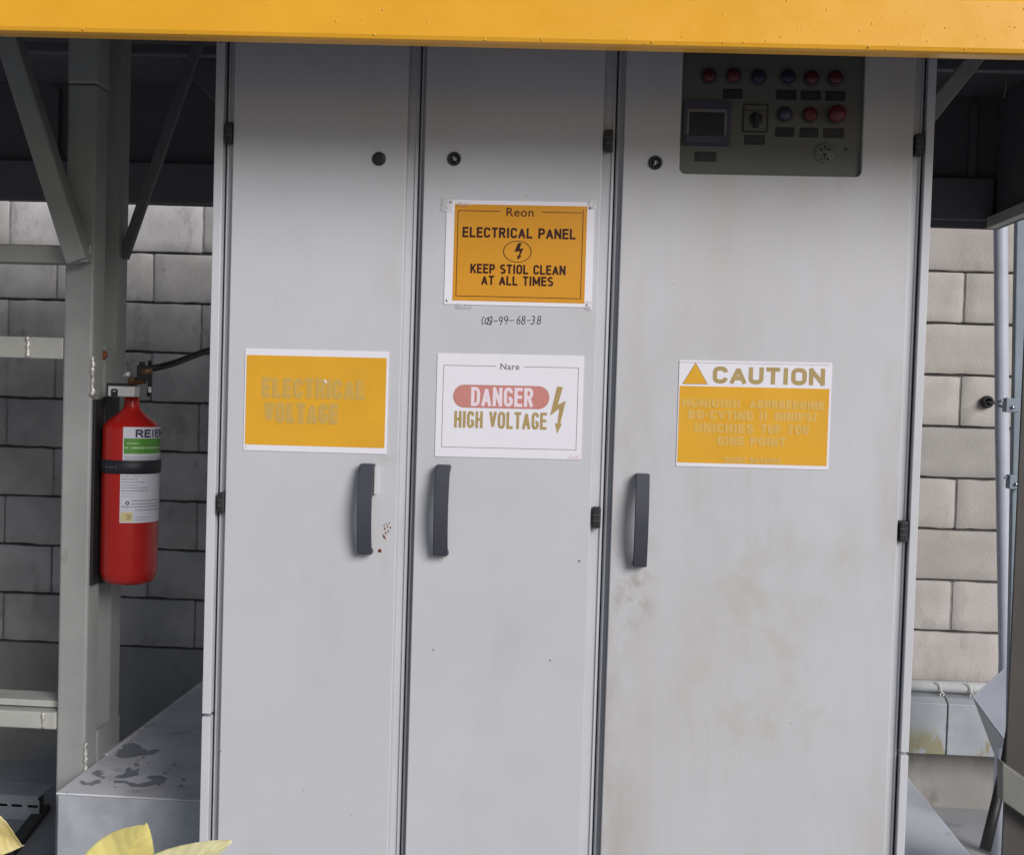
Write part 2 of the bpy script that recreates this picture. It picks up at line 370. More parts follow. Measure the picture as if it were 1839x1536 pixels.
WY = 2.40
def block_wall():
    root = thing('block_wall', 'grey concrete block wall with dark recessed joints behind the cabinets', 'wall', (0, WY, 0))
    bm = bmesh.new(); tone = bm.loops.layers.float_color.new('tone')
    nx, nz = 10, 6
    for r in range(10):
        z0 = .492 + .2 * r; z1 = z0 + .2
        off = -2.38 if r % 2 == 0 else -2.18          # courses alternate by half a block
        k = -3
        while True:
            x0 = off + .4 * k; x1 = x0 + .4; k += 1
            if x0 > 3.0: break
            gx, gz = .0035, .0047
            a0, a1, b0, b1 = x0 + gx, x1 - gx, z0 + gz, z1 - gz
            dep = random.uniform(-.002, .002); tl = random.uniform(.86, 1.08); tc = (tl, tl * random.uniform(.98, 1), tl * random.uniform(.96, 1.02), 1)
            sx, sz = random.uniform(-.002, .002), random.uniform(-.002, .002)
            grid = []
            for j in range(nz + 1):
                row = []
                for i in range(nx + 1):
                    u, v = i / nx, j / nz
                    u = 0 if i == 0 else 1 if i == nx else .012 + .976 * (i - 1) / (nx - 2); v = 0 if j == 0 else 1 if j == nz else .024 + .952 * (j - 1) / (nz - 2)
                    x = a0 + u * (a1 - a0); z = b0 + v * (b1 - b0); y = WY + dep + sx * (u - .5) + sz * (v - .5)
                    e = (i in (0, nx)) or (j in (0, nz))
                    nzv = noise.noise(Vector((x * 22, z * 22, r)))
                    nzw = noise.noise(Vector((x * 45, z * 45, r + 9)))
                    if i in (0, nx): x += nzv * .003
                    if j in (0, nz): z += nzw * .005
                    if (i in (0, nx)) and (j in (0, nz)): x += (-1 if i else 1) * .003; z += (-1 if j else 1) * .003
                    if e: y += .003
                    row.append(bm.verts.new((x, y + nzv * .0008, z)))
                grid.append(row)
            for j in range(nz):
                for i in range(nx):
                    f = bm.faces.new((grid[j][i], grid[j][i + 1], grid[j + 1][i + 1], grid[j + 1][i])); f.smooth = True
                    for lp in f.loops: lp[tone] = tc
            # sides going back
            per = [grid[0][i] for i in range(nx + 1)] + [grid[j][nx] for j in range(1, nz + 1)] + [grid[nz][i] for i in range(nx - 1, -1, -1)] + [grid[j][0] for j in range(nz - 1, 0, -1)]
            bk = [bm.verts.new((v.co.x, WY + .06, v.co.z)) for v in per]
            for i in range(len(per)):
                f = bm.faces.new((per[i], bk[i], bk[(i + 1) % len(per)], per[(i + 1) % len(per)]))
                for lp in f.loops: lp[tone] = tc
    m_ = MB(); m_.bm.free(); m_.bm = bm
    m_.build('block_courses', m_block, root)
    c = MB(); c.box(-3.55, 3.4, WY + .012, WY + .2, .49, 2.49)
    for r in range(10):
        k = -3
        while True:
            xj = (-2.38 if r % 2 == 0 else -2.18) + .4 * k; k += 1
            if xj > 3.2: break
            h0 = .492 + .2 * r; nf = len(c.bm.faces)
            c.box(xj - .006, xj + .006, WY + .0045, WY + .014, h0 + .006, h0 + .194)
            c.bm.faces.ensure_lookup_table()
            for f in c.bm.faces[nf:]: f.material_index = 1
    c.build('mortar', [m_mortar, mat('grey_mortar', (.24, .235, .23), .9, var=.3, vscale=20, bump=.6, bscale=120)], root)
    b = MB(); b.box(-3.55, 3.4, WY - .004, WY + .2, -.1, .489, .004); o = b.build('render_band', mat('grey_render', (.30, .285, .265), .85, var=.12, vscale=3, bump=.4, bscale=60, bdist=.002,
        stains=[((.17, .165, .16), 5, .5, .7, .6, (1, 1, .4), None), ((.12, .11, .10), 12, .55, .7, .5, (1, 1, .4), {'Z': (-1, -.9, .03, .10)})]), root)
    d = MB(); d.box(-3.55, 3.4, WY - .03, WY + .2, 2.50, 2.56, .005); d.build('coping', MATS['grey_render'], root)
    return root
block_wall()

# ------------------------------------------------------------------ hood / canopy over the cabinets
def hood():
    root = thing('equipment_canopy', 'dark sheet metal canopy covering the top of the cabinets and their frame', 'canopy', (-.4, .9, 2.2))
    BY = 1.42
    zl = at(0, 361, BY).z; zr = at(1783, 411, BY).z
    xr = atz(1783, 411, zr).x
    xl = -2.75
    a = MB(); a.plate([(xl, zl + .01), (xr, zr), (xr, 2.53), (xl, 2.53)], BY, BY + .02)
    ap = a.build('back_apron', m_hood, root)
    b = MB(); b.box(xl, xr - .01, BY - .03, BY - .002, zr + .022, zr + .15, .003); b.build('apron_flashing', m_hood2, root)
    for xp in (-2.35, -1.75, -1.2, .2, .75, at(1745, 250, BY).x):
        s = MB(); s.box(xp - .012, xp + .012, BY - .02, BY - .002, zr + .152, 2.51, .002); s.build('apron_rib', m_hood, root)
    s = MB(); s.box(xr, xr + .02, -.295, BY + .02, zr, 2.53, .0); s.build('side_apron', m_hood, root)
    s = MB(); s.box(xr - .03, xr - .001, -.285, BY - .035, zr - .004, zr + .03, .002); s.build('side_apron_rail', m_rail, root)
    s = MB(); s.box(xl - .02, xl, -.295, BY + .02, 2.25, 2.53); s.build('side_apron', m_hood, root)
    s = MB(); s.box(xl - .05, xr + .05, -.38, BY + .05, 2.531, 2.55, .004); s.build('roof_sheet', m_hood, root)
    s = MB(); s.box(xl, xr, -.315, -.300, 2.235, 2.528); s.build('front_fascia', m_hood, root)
    p0 = at(50, 84, .80); p1 = at(1839, 121, .80)
    s = MB(); s.bar((xl + .01, .80, p0.z + .005), (xr - .035, .80, p1.z), .026, .03); s.build('ceiling_rail', m_hood2, root)
hood()
def beam():
    Y = -.36; H = .096
    a = at(0, 55, Y); b_ = at(1839, 97, Y)
    sl = (b_.z - a.z) / (b_.x - a.x)
    x0, x1 = a.x - 1.4, b_.x + .75
    z0 = a.z + sl * (x0 - a.x); z1 = a.z + sl * (x1 - a.x)
    root = thing('yellow_beam', 'glossy yellow painted steel beam spanning the front edge above the cabinets', 'beam', ((x0 + x1) / 2, Y, (z0 + z1) / 2))
    m = MB(); m.bar((x0, Y + .022, z0 + H / 2), (x1, Y + .022, z1 + H / 2), .044, H, .009, n=(0, 0, 1))
    m.build('box_section', m_beam, root)
    bb = MB(); rnd = random.Random(4)
    for k in range(330):
        x = rnd.uniform(-1.1, .95)
        dens = .25 + .75 * max(0, (x + .2))
        if rnd.random() > dens: continue
        h = rnd.random() ** (1.7 if x < .5 else 1.0)
        z = a.z + sl * (x - a.x) + .004 + h * (H - .008); r = rnd.choice((.0008, .0010, .0013, .0018)) * (1.25 if rnd.random() < .15 else 1)
        bb.lathe([(r, 0), (r * .85, -r * .4), (r * .5, -r * .7), (r * .05, -r * .8)], (x, Y + .0002, z), 'y', 8)
    bb.build('paint_blisters', m_blister_glint, root)
beam()

# ------------------------------------------------------------------ cabinets
ZB, ZT = .12, 2.42
XD = [(-.7655, -.369), (-.366, .0285), (.0315, .6355)]      # frames of the three bays
DR = [(-.747, -.390), (-.354, .0045), (.046, .6135)]         # doors
DY0, DY1, FY = 0., .019, .020
labels = ['left narrow grey electrical cabinet with a faded yellow sheet and rust spots by its handle',
          'middle narrow grey electrical cabinet with a handwritten number and two signs on its door',
          'wide dusty grey electrical cabinet with a push button control panel near its top']
def digit_strokes(s):
    """hand-drawn strokes in a 0..1 box, y up"""
    arc = lambda cx, cy, rx, ry, a0, a1, n=10: [(cx + rx * math.cos(math.radians(a0 + (a1 - a0) * k / n)), cy + ry * math.sin(math.radians(a0 + (a1 - a0) * k / n))) for k in range(n + 1)]
    return {'(': [arc(.75, .5, .45, .5, 110, 250)], ')': [arc(.2, .5, .45, .55, 70, -70)],
            '0': [arc(.5, .45, .28, .36, 0, 360, 16)], '5': [[(.85, .9), (.3, .9), (.3, .5)], arc(.45, .3, .35, .28, 110, -160)],
            '-': [[(.1, .42), (.9, .46)]], '9': [arc(.45, .7, .3, .25, 0, 360, 14), [(.76, .75), (.7, .35), (.5, 0)]],
            '6': [[(.7, 1), (.35, .7), (.2, .35)], arc(.48, .28, .3, .26, 180, -180, 14)],
            'B': [arc(.45, .72, .28, .25, 0, 360, 12), arc(.5, .25, .33, .25, 0, 360, 12), [(.18, .95), (.15, .05)]],
            '8': [arc(.5, .73, .24, .23, 0, 360, 12), arc(.5, .25, .3, .25, 0, 360, 12)],
            '3': [arc(.4, .73, .32, .24, 130, -90), arc(.4, .25, .36, .25, 90, -140)]}[s]
def cabinet(i):
    fx0, fx1 = XD[i]; dx0, dx1 = DR[i]
    root = thing('electrical_cabinet', labels[i], 'electrical cabinet', ((fx0 + fx1) / 2, .3, ZB), 'grey electrical cabinets standing side by side')
    mp = m_door3 if i == 2 else m_cab
    # carcass
    c = MB(); c.box(fx0, fx1, FY, .52, ZB, ZT, .0025, 2); body = c.build('carcass', m_frame, root)
    # door folded edge lips on the frame strips
    s = MB()
    s.box(fx0 + .0025, fx0 + .0055, FY - .004, FY + .004, ZB + .01, ZT - .01, .001)
    s.box(fx1 - .0055, fx1 - .0025, FY - .004, FY + .004, ZB + .01, ZT - .01, .001)
    s.build('frame_lip', m_frame, root)
    # door
    holes = []
    if i == 2:
        px0, px1 = .158, .515; pz0, pz1 = 2.033, 2.335
        holes = [rrect(px0, px1, pz0, pz1, .012)]
    d = MB(); d.plate([(dx0, ZB + .03), (dx1, ZB + .03), (dx1, ZT - .02), (dx0, ZT - .02)], DY0, DY1 - .001, holes, .0022)
    door = d.build('door', mp, root)
    s = MB(); s.box(dx0 + .004, dx1 - .004, DY1 - .0008, FY - .0002, ZB + .034, ZT - .024)
    if i != 2: s.build('door_seal', m_gap, root)
    else:
        s.bm.free(); s = MB()
        s.plate([(dx0 + .004, ZB + .034), (dx1 - .004, ZB + .034), (dx1 - .004, ZT - .024), (dx0 + .004, ZT - .024)], DY1 - .0008, FY - .0002, [rrect(.150, .523, 2.025, 2.343, .012)]); s.build('door_seal', m_gap, root)
    # base plinth
    s = MB(); s.box(fx0 + .004, fx1 - .004, .035, .50, 0.0, ZB - .001, .002); s.build('plinth', m_collar, root)
    # hinges
    hx = {0: (fx0 + .003, fx0 + .0175), 1: (dx1 + .003, fx1 - .004), 2: (dx1 + .003, fx1 - .003)}[i]
    hp = {0: [(238, 411), (903, 393)], 1: [(252, 1098), (930, 1073)], 2: [(259, 1653), (955, 1625)]}[i]
    for k, (py, px) in enumerate(hp):
        z = at(px, py, 0).z
        h = MB(); h.box(hx[0], hx[1], -.006, FY - .001, z - .021, z + .021, .003, 3)
        ho = h.build('hinge', m_hinge, root)
        h = MB()
        for zz in (-.0055, .0055): h.box(hx[0] + .001, hx[1] - .001, -.0068, -.005, z + zz - .0006, z + zz + .0006)
        h.lathe([(.0012, 0), (.0010, -.0013)], (hx[0] * .4 + hx[1] * .6, -.0062, z), 'y', 10)
        h.build('hinge_pin', m_hinge2, ho)
    # handle
    top, bot = {0: ((657, 834), (654, 997)), 1: ((794, 836), (791, 1000)), 2: ((1154, 852), (1150, 1020))}[i]
    zt = at(*top, -.03).z; zb = at(*bot, -.03).z; xc = (at(*top, -.03).x + at(*bot, -.03).x) / 2; hw = .0145 if i != 2 else .0138
    bm = bmesh.new(); n = 22; rows = []
    for k in range(n + 1):
        t = k / n; z = zt + (zb - zt) * t; q = 1 - (2 * t - 1) ** 2
        yo = -.024 - .018 * q; yi = -.014 - .020 * q ** .8
        if k in (0, n): yi = -.0
        if k in (1, n - 1): yi = -.001
        rows.append((z, yo, yi))
    prof = [(r[1], r[0]) for r in rows] + [(r[2], r[0]) for r in rows[::-1]]
    va = [bm.verts.new((xc - hw, y, z)) for y, z in prof]; vb = [bm.verts.new((xc + hw, y, z)) for y, z in prof]
    N_ = len(prof)
    for k in range(N_): bm.faces.new((va[k], va[(k + 1) % N_], vb[(k + 1) % N_], vb[k]))
    for k in range(n):
        a_, b_ = k, k + 1; c_, d_ = N_ - 2 - k, N_ - 1 - k
        bm.faces.new((va[a_], va[b_], va[c_], va[d_])); bm.faces.new((vb[a_], vb[b_], vb[c_], vb[d_]))
    bmesh.ops.recalc_face_normals(bm, faces=bm.faces[:])
    ed = [e for e in bm.edges if len(e.link_faces) == 2 and e.calc_face_angle() > .9]
    bmesh.ops.bevel(bm, geom=ed, offset=.0016, segments=2, affect='EDGES')
    h = MB(); h.bm.free(); h.bm = bm; h.build('handle', m_handle, door)
    if i == 0:
        h = MB(); h.box(xc + hw - .001, xc + hw + .0035, -.012, 0, zt - .062, zt - .004, .0012); h.build('handle_clip', m_whiteblock, door)
    # scuffs above handles
    # lock
    lp = at(*{0: (681, 285), 1: (816, 285), 2: (1177, 292)}[i], 0)
    l = MB(); l.lathe([(.0138, 0), (.0138, -.003), (.0125, -.0048), (.009, -.0050)] + ([(.0085, -.002), (.0001, -.002)] if i else [(.004, -.0052), (.0001, -.0053)]), (lp.x, 0, lp.z), 'y', 32)
    lo = l.build('lock', m_lock, door)
    if i:
        l = MB(); l.lathe([(.0060, -.0018), (.0060, -.0042), (.0052, -.0048), (.0001, -.0048)], (lp.x, 0, lp.z), 'y', 24)
        l.build('lock_cylinder', MATS['button_collar'], lo)
        l = MB(); l.box(lp.x - .0008, lp.x + .0008, -.0056, -.004, lp.z - .0035, lp.z + .0035)
        l.bar((lp.x + .001, -.0058, lp.z - .001), (lp.x + .0055 * (1 if i == 1 else -.6), -.0062, lp.z - .0072), .0012, .0008, 0)
        if i == 1: l.bar((lp.x - .004, -.0058, lp.z + .003), (lp.x + .004, -.0058, lp.z - .002), .001, .0006, 0); l.bar((lp.x - .001, -.0058, lp.z - .004), (lp.x + .006, -.0058, lp.z - .002), .001, .0006, 0)
        l.build('key_slot', m_key, lo)
    # outer side panels, in two lengths
    def sidepanel(x0, x1, zb_):
        for a, b in ((ZB, zb_ - .003), (zb_ + .003, ZT)):
            q = MB(); q.box(x0, x1, .0035, .52, a, b, .0015); q.build('side_panel', m_side, root)
    if i == 0: sidepanel(fx0 - .0215, fx0 - .0035, .897)
    if i == 2: sidepanel(fx1 + .0025, fx1 + .0185, .887)
    # black joint between frames
    q = MB()
    if i == 0: q.box(fx0 - .0033, fx0 - .0002, FY + .004, .5, ZB, ZT - .002)
    if i < 2: q.box(fx1 + .0002, fx1 + .0028, FY + .006, .5, ZB, ZT - .002)
    if i == 2: q.box(fx1 + .0002, fx1 + .0023, FY + .004, .5, ZB, ZT - .002)
    q.build('joint_gasket', m_gap, root)
    if i in (0, 2):
        q = MB(); xx = (fx0 - .012) if i == 0 else (fx1 + .010); q.box(xx - .004, xx + .004, .001, .0045, at(398, 70, 0).z - .006, at(398, 70, 0).z + .02, .001); q.build('panel_clip', m_hinge, root)
    # small chips in the paint
    ch = {0: [(397, 1350, 2), (545, 1420, 1.5), (632, 1466, 2), (650, 1178, 1.3)], 1: [(778, 1168, 3), (988, 1187, 3), (945, 352, 1.8), (980, 352, 1.2), (1040, 1008, 4)], 2: [(1210, 510, 1.5), (1300, 1100, 1.5), (1420, 1300, 1.6)]}[i]
    rnd = random.Random(i)
    for (px, py, r) in ch:
        q = MB(); P = at(px, py, 0); rr = r * .00085
        q.plate([(P.x + rr * rnd.uniform(.5, 1.1) * math.cos(a), P.z + rr * rnd.uniform(.5, 1.2) * math.sin(a)) for a in [k * math.pi / 4 for k in range(8)]], -.0003, .001)
        q.build('paint_chip', m_greyink, door)
    return root, door
cabs = [cabinet(i) for i in range(3)]
# rust on the left door
def rust(door):
    rnd = random.Random(2)
    q = MB()
    def blob(P, rx, rz, y):
        q.plate([(P.x + rx * rnd.uniform(.6, 1.1) * math.cos(a), P.z + rz * rnd.uniform(.6, 1.15) * math.sin(a)) for a in [k * math.pi / 6 for k in range(12)]], y, .001)
    for (px, py) in [(690, 965), (693, 958), (691, 950), (696, 946), (699, 940), (694, 941), (688, 962), (697, 955), (692, 968), (701, 948), (690, 944)]:
        blob(at(px, py, 0), rnd.uniform(.0012, .0026), rnd.uniform(.0016, .004), -.0002 - rnd.random() * .0002)
    blob(at(682, 990, 0), .0045, .0045, -.0003)
    q.build('rust_spots', m_rust, door)
    for (px, py, a, b) in ((682, 990, .002, .0024), (692, 957, .0008, .002)):
        q = MB(); blob(at(px, py, 0), a, b, -.0006); q.build('rust_core', m_rustdk, door)
rust(cabs[0][1])
# handwritten number on the middle door
def handwriting(door):
    q = MB()
    glyphs = [('(', 863, 9), ('0', 869, 10), ('5', 874, 9), (')', 879, 7), ('-', 886, 8), ('9', 895, 9), ('9', 904, 10), ('-', 914, 9),
              ('6', 927, 9), ('8', 935, 10), ('-', 946, 7), ('3', 953, 9), ('8', 963, 10)]
    for ch, px, wpx in glyphs:
        P = at(px, 583 + (px - 863) * .0 - (0 if px < 900 else 1), 0); W_ = wpx * .00112; H_ = .0165
        for st in digit_strokes(ch):
            pts = [(P.x + u * W_ + (v - .5) * .0015, P.z + v * H_) for u, v in st]
            th = .0012
            for (x0, z0), (x1, z1) in zip(pts, pts[1:]):
                dx, dz = x1 - x0, z1 - z0; L_ = math.hypot(dx, dz) or 1e-6; ex, ez = dx / L_ * th * .5, dz / L_ * th * .5; nx_, nz_ = -dz / L_ * th * .6, dx / L_ * th * .6
                q.poly([(x0 - ex + nx_, -.0004, z0 - ez + nz_), (x1 + ex + nx_, -.0004, z1 + ez + nz_), (x1 + ex - nx_, -.0004, z1 + ez - nz_), (x0 - ex - nx_, -.0004, z0 - ez - nz_)])
    q.build('handwritten_number', m_marker, door)
handwriting(cabs[1][1])
# control panel set into the wide door
def control_panel(door):
    PY = .011
    q = MB(); q.plate(rrect(.1515, .5215, 2.0265, 2.3415, .01), PY, PY + .006); q.build('control_panel', m_panel, door)
    cp = [o for o in door.children if o.name.startswith('control_panel')][0]
    root = door
    P = lambda px, py: at(px, py, PY)
    def button(px, py, r, m, kind):
        c = P(px, py)
        b = MB(); b.lathe([(r, 0), (r, -.006), (r * .92, -.008), (r * .84, -.0082), (r * .84, -.0075), (.0002, -.0075)], (c.x, PY, c.z), 'y', 28)
        b.build('button_collar', m_collar, root)
        b = MB()
        if kind == 'lens': b.lathe([(r * .83, -.0074), (r * .83, -.010), (r * .7, -.0135), (r * .4, -.0152), (.0002, -.0156)], (c.x, PY, c.z), 'y', 28)
        elif kind == 'push': b.lathe([(r * .8, -.0074), (r * .8, -.0115), (r * .72, -.0125), (r * .3, -.0122), (.0002, -.012)], (c.x, PY, c.z), 'y', 28)
        else: b.lathe([(r * .55, -.0074), (r * .6, -.014), (r * 1.08, -.019), (r * 1.12, -.024), (r * .95, -.028), (r * .5, -.030), (.0002, -.0305)], (c.x, PY, c.z), 'y', 32)
        b.build({'lens': 'indicator_lens', 'push': 'push_button', 'mush': 'mushroom_button'}[kind], m, root)
    for a in [(1273, 137, .0155, m_redd, 'lens'), (1317, 137, .0155, m_red, 'lens'), (1362, 139, .0155, m_blue, 'lens'),
              (1415, 139, .0155, m_blue, 'lens'), (1457, 141, .0155, m_redd, 'lens'), (1500, 141, .0155, m_redd, 'lens'),
              (1409, 206, .0155, m_blue2, 'lens'), (1454, 207, .0155, m_red, 'push'), (1500, 208, .0155, m_red, 'mush')]: button(*a)
    for (px, py, hw, hh) in [(1316, 168, 17, 8.5), (1412, 170, 18, 8.5), (1456, 171, 17.5, 8.5), (1500, 172, 17.5, 8.5), (1409, 237, 16.5, 8.5), (1453, 238, 16.5, 8.5), (1497, 239, 18, 8.5), (1355, 251, 18, 8.5), (1267, 281, 19, 8.5)]:
        c = P(px, py); s = .00112; b = MB(); b.box(c.x - hw * s, c.x + hw * s, PY - .0012, PY, c.z - hh * s, c.z + hh * s, .0003, 1); lb = b.build('name_plate', m_plate, root)
        b = MB()
        for dz in (.0022, -.0018): b.box(c.x - hw * s * .45, c.x + hw * s * .4, PY - .0016, PY - .0011, c.z + dz - .0005, c.z + dz + .0005)
        b.build('engraved_line', m_plate_ink, root)
    # meter
    a = P(1229, 183); b_ = P(1309, 262)
    b = MB(); b.plate(rrect(a.x, b_.x, b_.z, a.z, .002), PY - .010, PY); b.build('meter_housing', m_bezel, root)
    a2 = P(1234, 197); b2 = P(1303, 245)
    b = MB(); b.plate([(a2.x, b2.z), (b2.x, b2.z), (b2.x, a2.z), (a2.x, a2.z)], PY - .0112, PY - .009, [[(a2.x + .004, b2.z + .0005), (b2.x - .004, b2.z + .0005), (b2.x - .004, a2.z - .006), (a2.x + .004, a2.z - .006)]]); b.build('meter_bezel', m_ltgrey, root)
    b = MB(); b.box(a2.x + .004, b2.x - .004, PY - .0105, PY - .0095, b2.z + .0006, a2.z - .006); b.build('meter_screen', m_screen, root)
    # the clear hinged cover below
    b = MB(); b.box(a.x + .004, b_.x - .004, PY - .016, PY - .0101, b_.z + .002, b2.z - .001, .0015); b.build('meter_latch', m_bezel, root)
    # rotary switch
    a = P(1335, 187); b_ = P(1378, 238)
    b = MB(); b.plate(rrect(a.x, b_.x, b_.z, a.z, .002), PY - .004, PY, [rrect(a.x + .0022, b_.x - .0022, b_.z + .0022, a.z - .0022, .001)])
    b.box(a.x + .002, b_.x - .002, PY - .0038, PY - .003, a.z - .0135, a.z - .0122); b.build('switch_frame', m_plate, root)
    b = MB(); b.box(a.x + .0021, b_.x - .0021, PY - .0025, PY - .0005, b_.z + .0021, a.z - .0021); b.build('switch_plate', m_panel, root)
    c = P(1357, 214); b = MB(); b.lathe([(.0128, -.002), (.0128, -.006), (.0115, -.0075), (.0002, -.0078)], (c.x, PY, c.z), 'y', 32)
    b.box(c.x - .0045, c.x + .0045, PY - .020, PY - .007, c.z - .019, c.z + .010, .002)
    b.build('rotary_knob', m_plate, root)
    # socket
    c = P(1481, 274)
    b = MB(); b.lathe([(.021, -.0), (.021, -.0012), (.0200, -.0016), (.0002, -.0016)], (c.x, PY, c.z), 'y', 36); b.build('round_socket', m_panel, root)
    b = MB()
    for dx, dz, w_, h_ in [(0, .0105, .0026, .0075), (-.0072, .0055, .005, .003), (.0085, .006, .0075, .003), (-.006, -.0125, .003, .003), (.006, -.0125, .0042, .0042)]:
        b.box(c.x + dx - w_ / 2, c.x + dx + w_ / 2, PY - .0021, PY - .0015, c.z + dz - h_ / 2, c.z + dz + h_ / 2)
    b.lathe([(.0035, -.0015), (.0035, -.0021)], (c.x, PY, c.z - .004), 'y', 16); b.box(c.x - .0008, c.x + .0008, PY - .002, PY - .0015, c.z - .013, c.z - .007)
    b.build('socket_holes', m_gap, root)
    c = P(1519, 268); b = MB(); b.lathe([(.003, 0), (.003, -.002), (.0001, -.003)], (c.x, PY, c.z), 'y', 14); b.build('screw_head', m_plate_ink, root)
control_panel(cabs[2][1])

# ------------------------------------------------------------------ signs
class Sign:
    def __init__(s, name, label, tl, tr, bl, warp=0.):
        s.x0 = (tl.x + bl.x) / 2; s.W = tr.x - tl.x; s.z1 = (tl.z + tr.z) / 2; s.H = s.z1 - bl.z; s.sl = (tr.z - tl.z) / s.W
        s.root = thing(name, label, 'sign', (s.x0 + s.W / 2, 0, s.z1 - s.H))
    def P(s, u, v, y): x = s.x0 + u * s.W; return (x, y, s.z1 - v * s.H + (u - .5) * s.W * s.sl)
    def xz(s, u, v): p = s.P(u, v, 0); return (p[0], p[2])
    def sheet(s, m, y=-.0016, t=.0008, name='sheet'):
        q = MB(); q.plate([s.xz(*c) for c in rr_uv(0, 1, 0, 1, .006)], y, y + t); q.box(s.x0 + .02, s.x0 + s.W - .02, y + t, -.00002, s.z1 - s.H + .02, s.z1 - .02); return q.build(name, m, s.root)
    def area(s, u0, u1, v0, v1, y, m, name, r=0.):
        q = MB(); q.plate([s.xz(*c) for c in (rr_uv(u0, u1, v0, v1, r) if r else [(u0, v1), (u1, v1), (u1, v0), (u0, v0)])], y, y + .0002); return q.build(name, m, s.root)
    def poly(s, pts, y, m, name):
        q = MB(); q.plate([s.xz(*c) for c in pts], y, y + .0002); return q.build(name, m, s.root)
    def lines(s, segs, th, y, m, name):
        q = MB()
        for (u0, v0, u1, v1) in segs:
            a = Vector(s.P(u0, v0, y)); b = Vector(s.P(u1, v1, y)); d = (b - a).normalized(); n = Vector((-d.z, 0, d.x)) * th / 2; a = a - d * th / 2; b = b + d * th / 2
            q.poly([a + n, b + n, b - n, a - n])
        return q.build(name, m, s.root)
    def text(s, items, y, m, name):
        for (body, u0, u1, v0, v1, wgt) in items:
            q = MB()
            if wgt > .03:
                for si, quad in block_text(body, u0 * s.W, u1 * s.W, 0, (v1 - v0) * s.H, wgt * s.H * (v1 - v0)):
                    q.poly([(lambda p: (p[0], p[1], p[2]))(s.P(c.x / s.W, v1 - c.y / s.H, y - si * 3e-6)) for c in quad])
                q.build(name, m, s.root); continue
            a = s.P(u0, v1, y); b = s.P(u1, v0, y); bmx = text_tris(body, wgt, 1.06 if wgt else 1)
            for v in bmx.verts: v.co = Vector(s.P(u0 + v.co.x * (u1 - u0), v1 + (v0 - v1) * v.co.y, y))
            q._merge(bmx); q.build(name, m, s.root)
def rr_uv(u0, u1, v0, v1, r, asp=.69):
    out = []; n = 5; ru = r; rv = r / asp
    for cu, cv, a0 in ((u1 - ru, v0 + rv, 0), (u0 + ru, v0 + rv, 90), (u0 + ru, v1 - rv, 180), (u1 - ru, v1 - rv, 270)):
        for k in range(n + 1):
            a = math.radians(a0 + 90 * k / n); out.append((cu + ru * math.cos(a), cv - rv * math.sin(a)))
    return out
# --- electrical panel sign
S = Sign('panel_sign', 'orange laminated sign reading ELECTRICAL PANEL in dark brown, taped on the middle door', at(802, 358.5, 0), at(1068, 363.5, 0), at(798, 546, 0))
S.sheet(m_paper)
S.area(.056, .950, .040, .963, -.0019, m_yel, 'printed_panel')
S.lines([(.08, .102, .08, .918), (.08, .918, .923, .918), (.923, .918, .923, .08), (.08, .102, .36, .102), (.648, .102, .912, .102)], .0013, -.00215, m_brown, 'border_line')
S.text([('Reon', .407, .590, .066, .148, .004)], -.00215, m_brown, 'heading')
S.text([('ELECTRICAL PANEL', .113, .878, .257, .355, .20), ('KEEP STIOL CLEAN', .173, .817, .607, .697, .20), ('AT ALL TIMES', .250, .737, .717, .806, .20)], -.00215, m_brown, 'lettering')
q = MB(); n = 48
for k in range(n):
    a0, a1 = 2 * math.pi * k / n, 2 * math.pi * (k + 1) / n; f = lambda a, g: S.P(.488 + g * .096 * math.cos(a), .483 - g * .104 * math.sin(a), -.00215)
    q.poly([f(a0, 1), f(a1, 1), f(a1, .94), f(a0, .94)])
q.build('ring', m_brown, S.root)
bolt = [(825, 525), (862, 525), (840, 580), (880, 575), (848, 650), (866, 648), (826, 692), (818, 645), (834, 652), (845, 605), (792, 612)]
S.poly([((x - 110) / 1455, (y - 112) / 1030) for x, y in bolt], -.00215, m_brown, 'lightning_bolt')
for (u, v) in ((.027, .022), (.968, .055), (.020, .965), (.972, .975)):
    p = S.P(u, v, -.0016); q = MB(); q.lathe([(.0028, 0), (.0026, -.0008), (.0014, -.0014), (.0001, -.0014)], p, 'y', 16)
    q.build('rivet', m_lock if v < .5 else m_key, S.root)
q = MB(); rnd = random.Random(8)
for (u0, u1, v0, v1, n) in ((-.03, .045, -.03, .11, 9), (.08, .16, .02, .06, 8), (.09, .2, .985, 1.03, 9), (.955, 1.012, -.02, .06, 5), (.96, 1.01, .93, 1.02, 5)):
    grid = [[Vector(S.P(u0 + (u1 - u0) * i / n, v0 + (v1 - v0) * j / n, -.0024 - rnd.uniform(0, .0055))) for i in range(n + 1)] for j in range(n + 1)]
    vs = [[q.bm.verts.new(p) for p in r] for r in grid]
    for j in range(n):
        for i in range(n): q.bm.faces.new((vs[j][i], vs[j][i + 1], vs[j + 1][i + 1], vs[j + 1][i]))
q.build('crinkled_tape', m_tape, S.root)
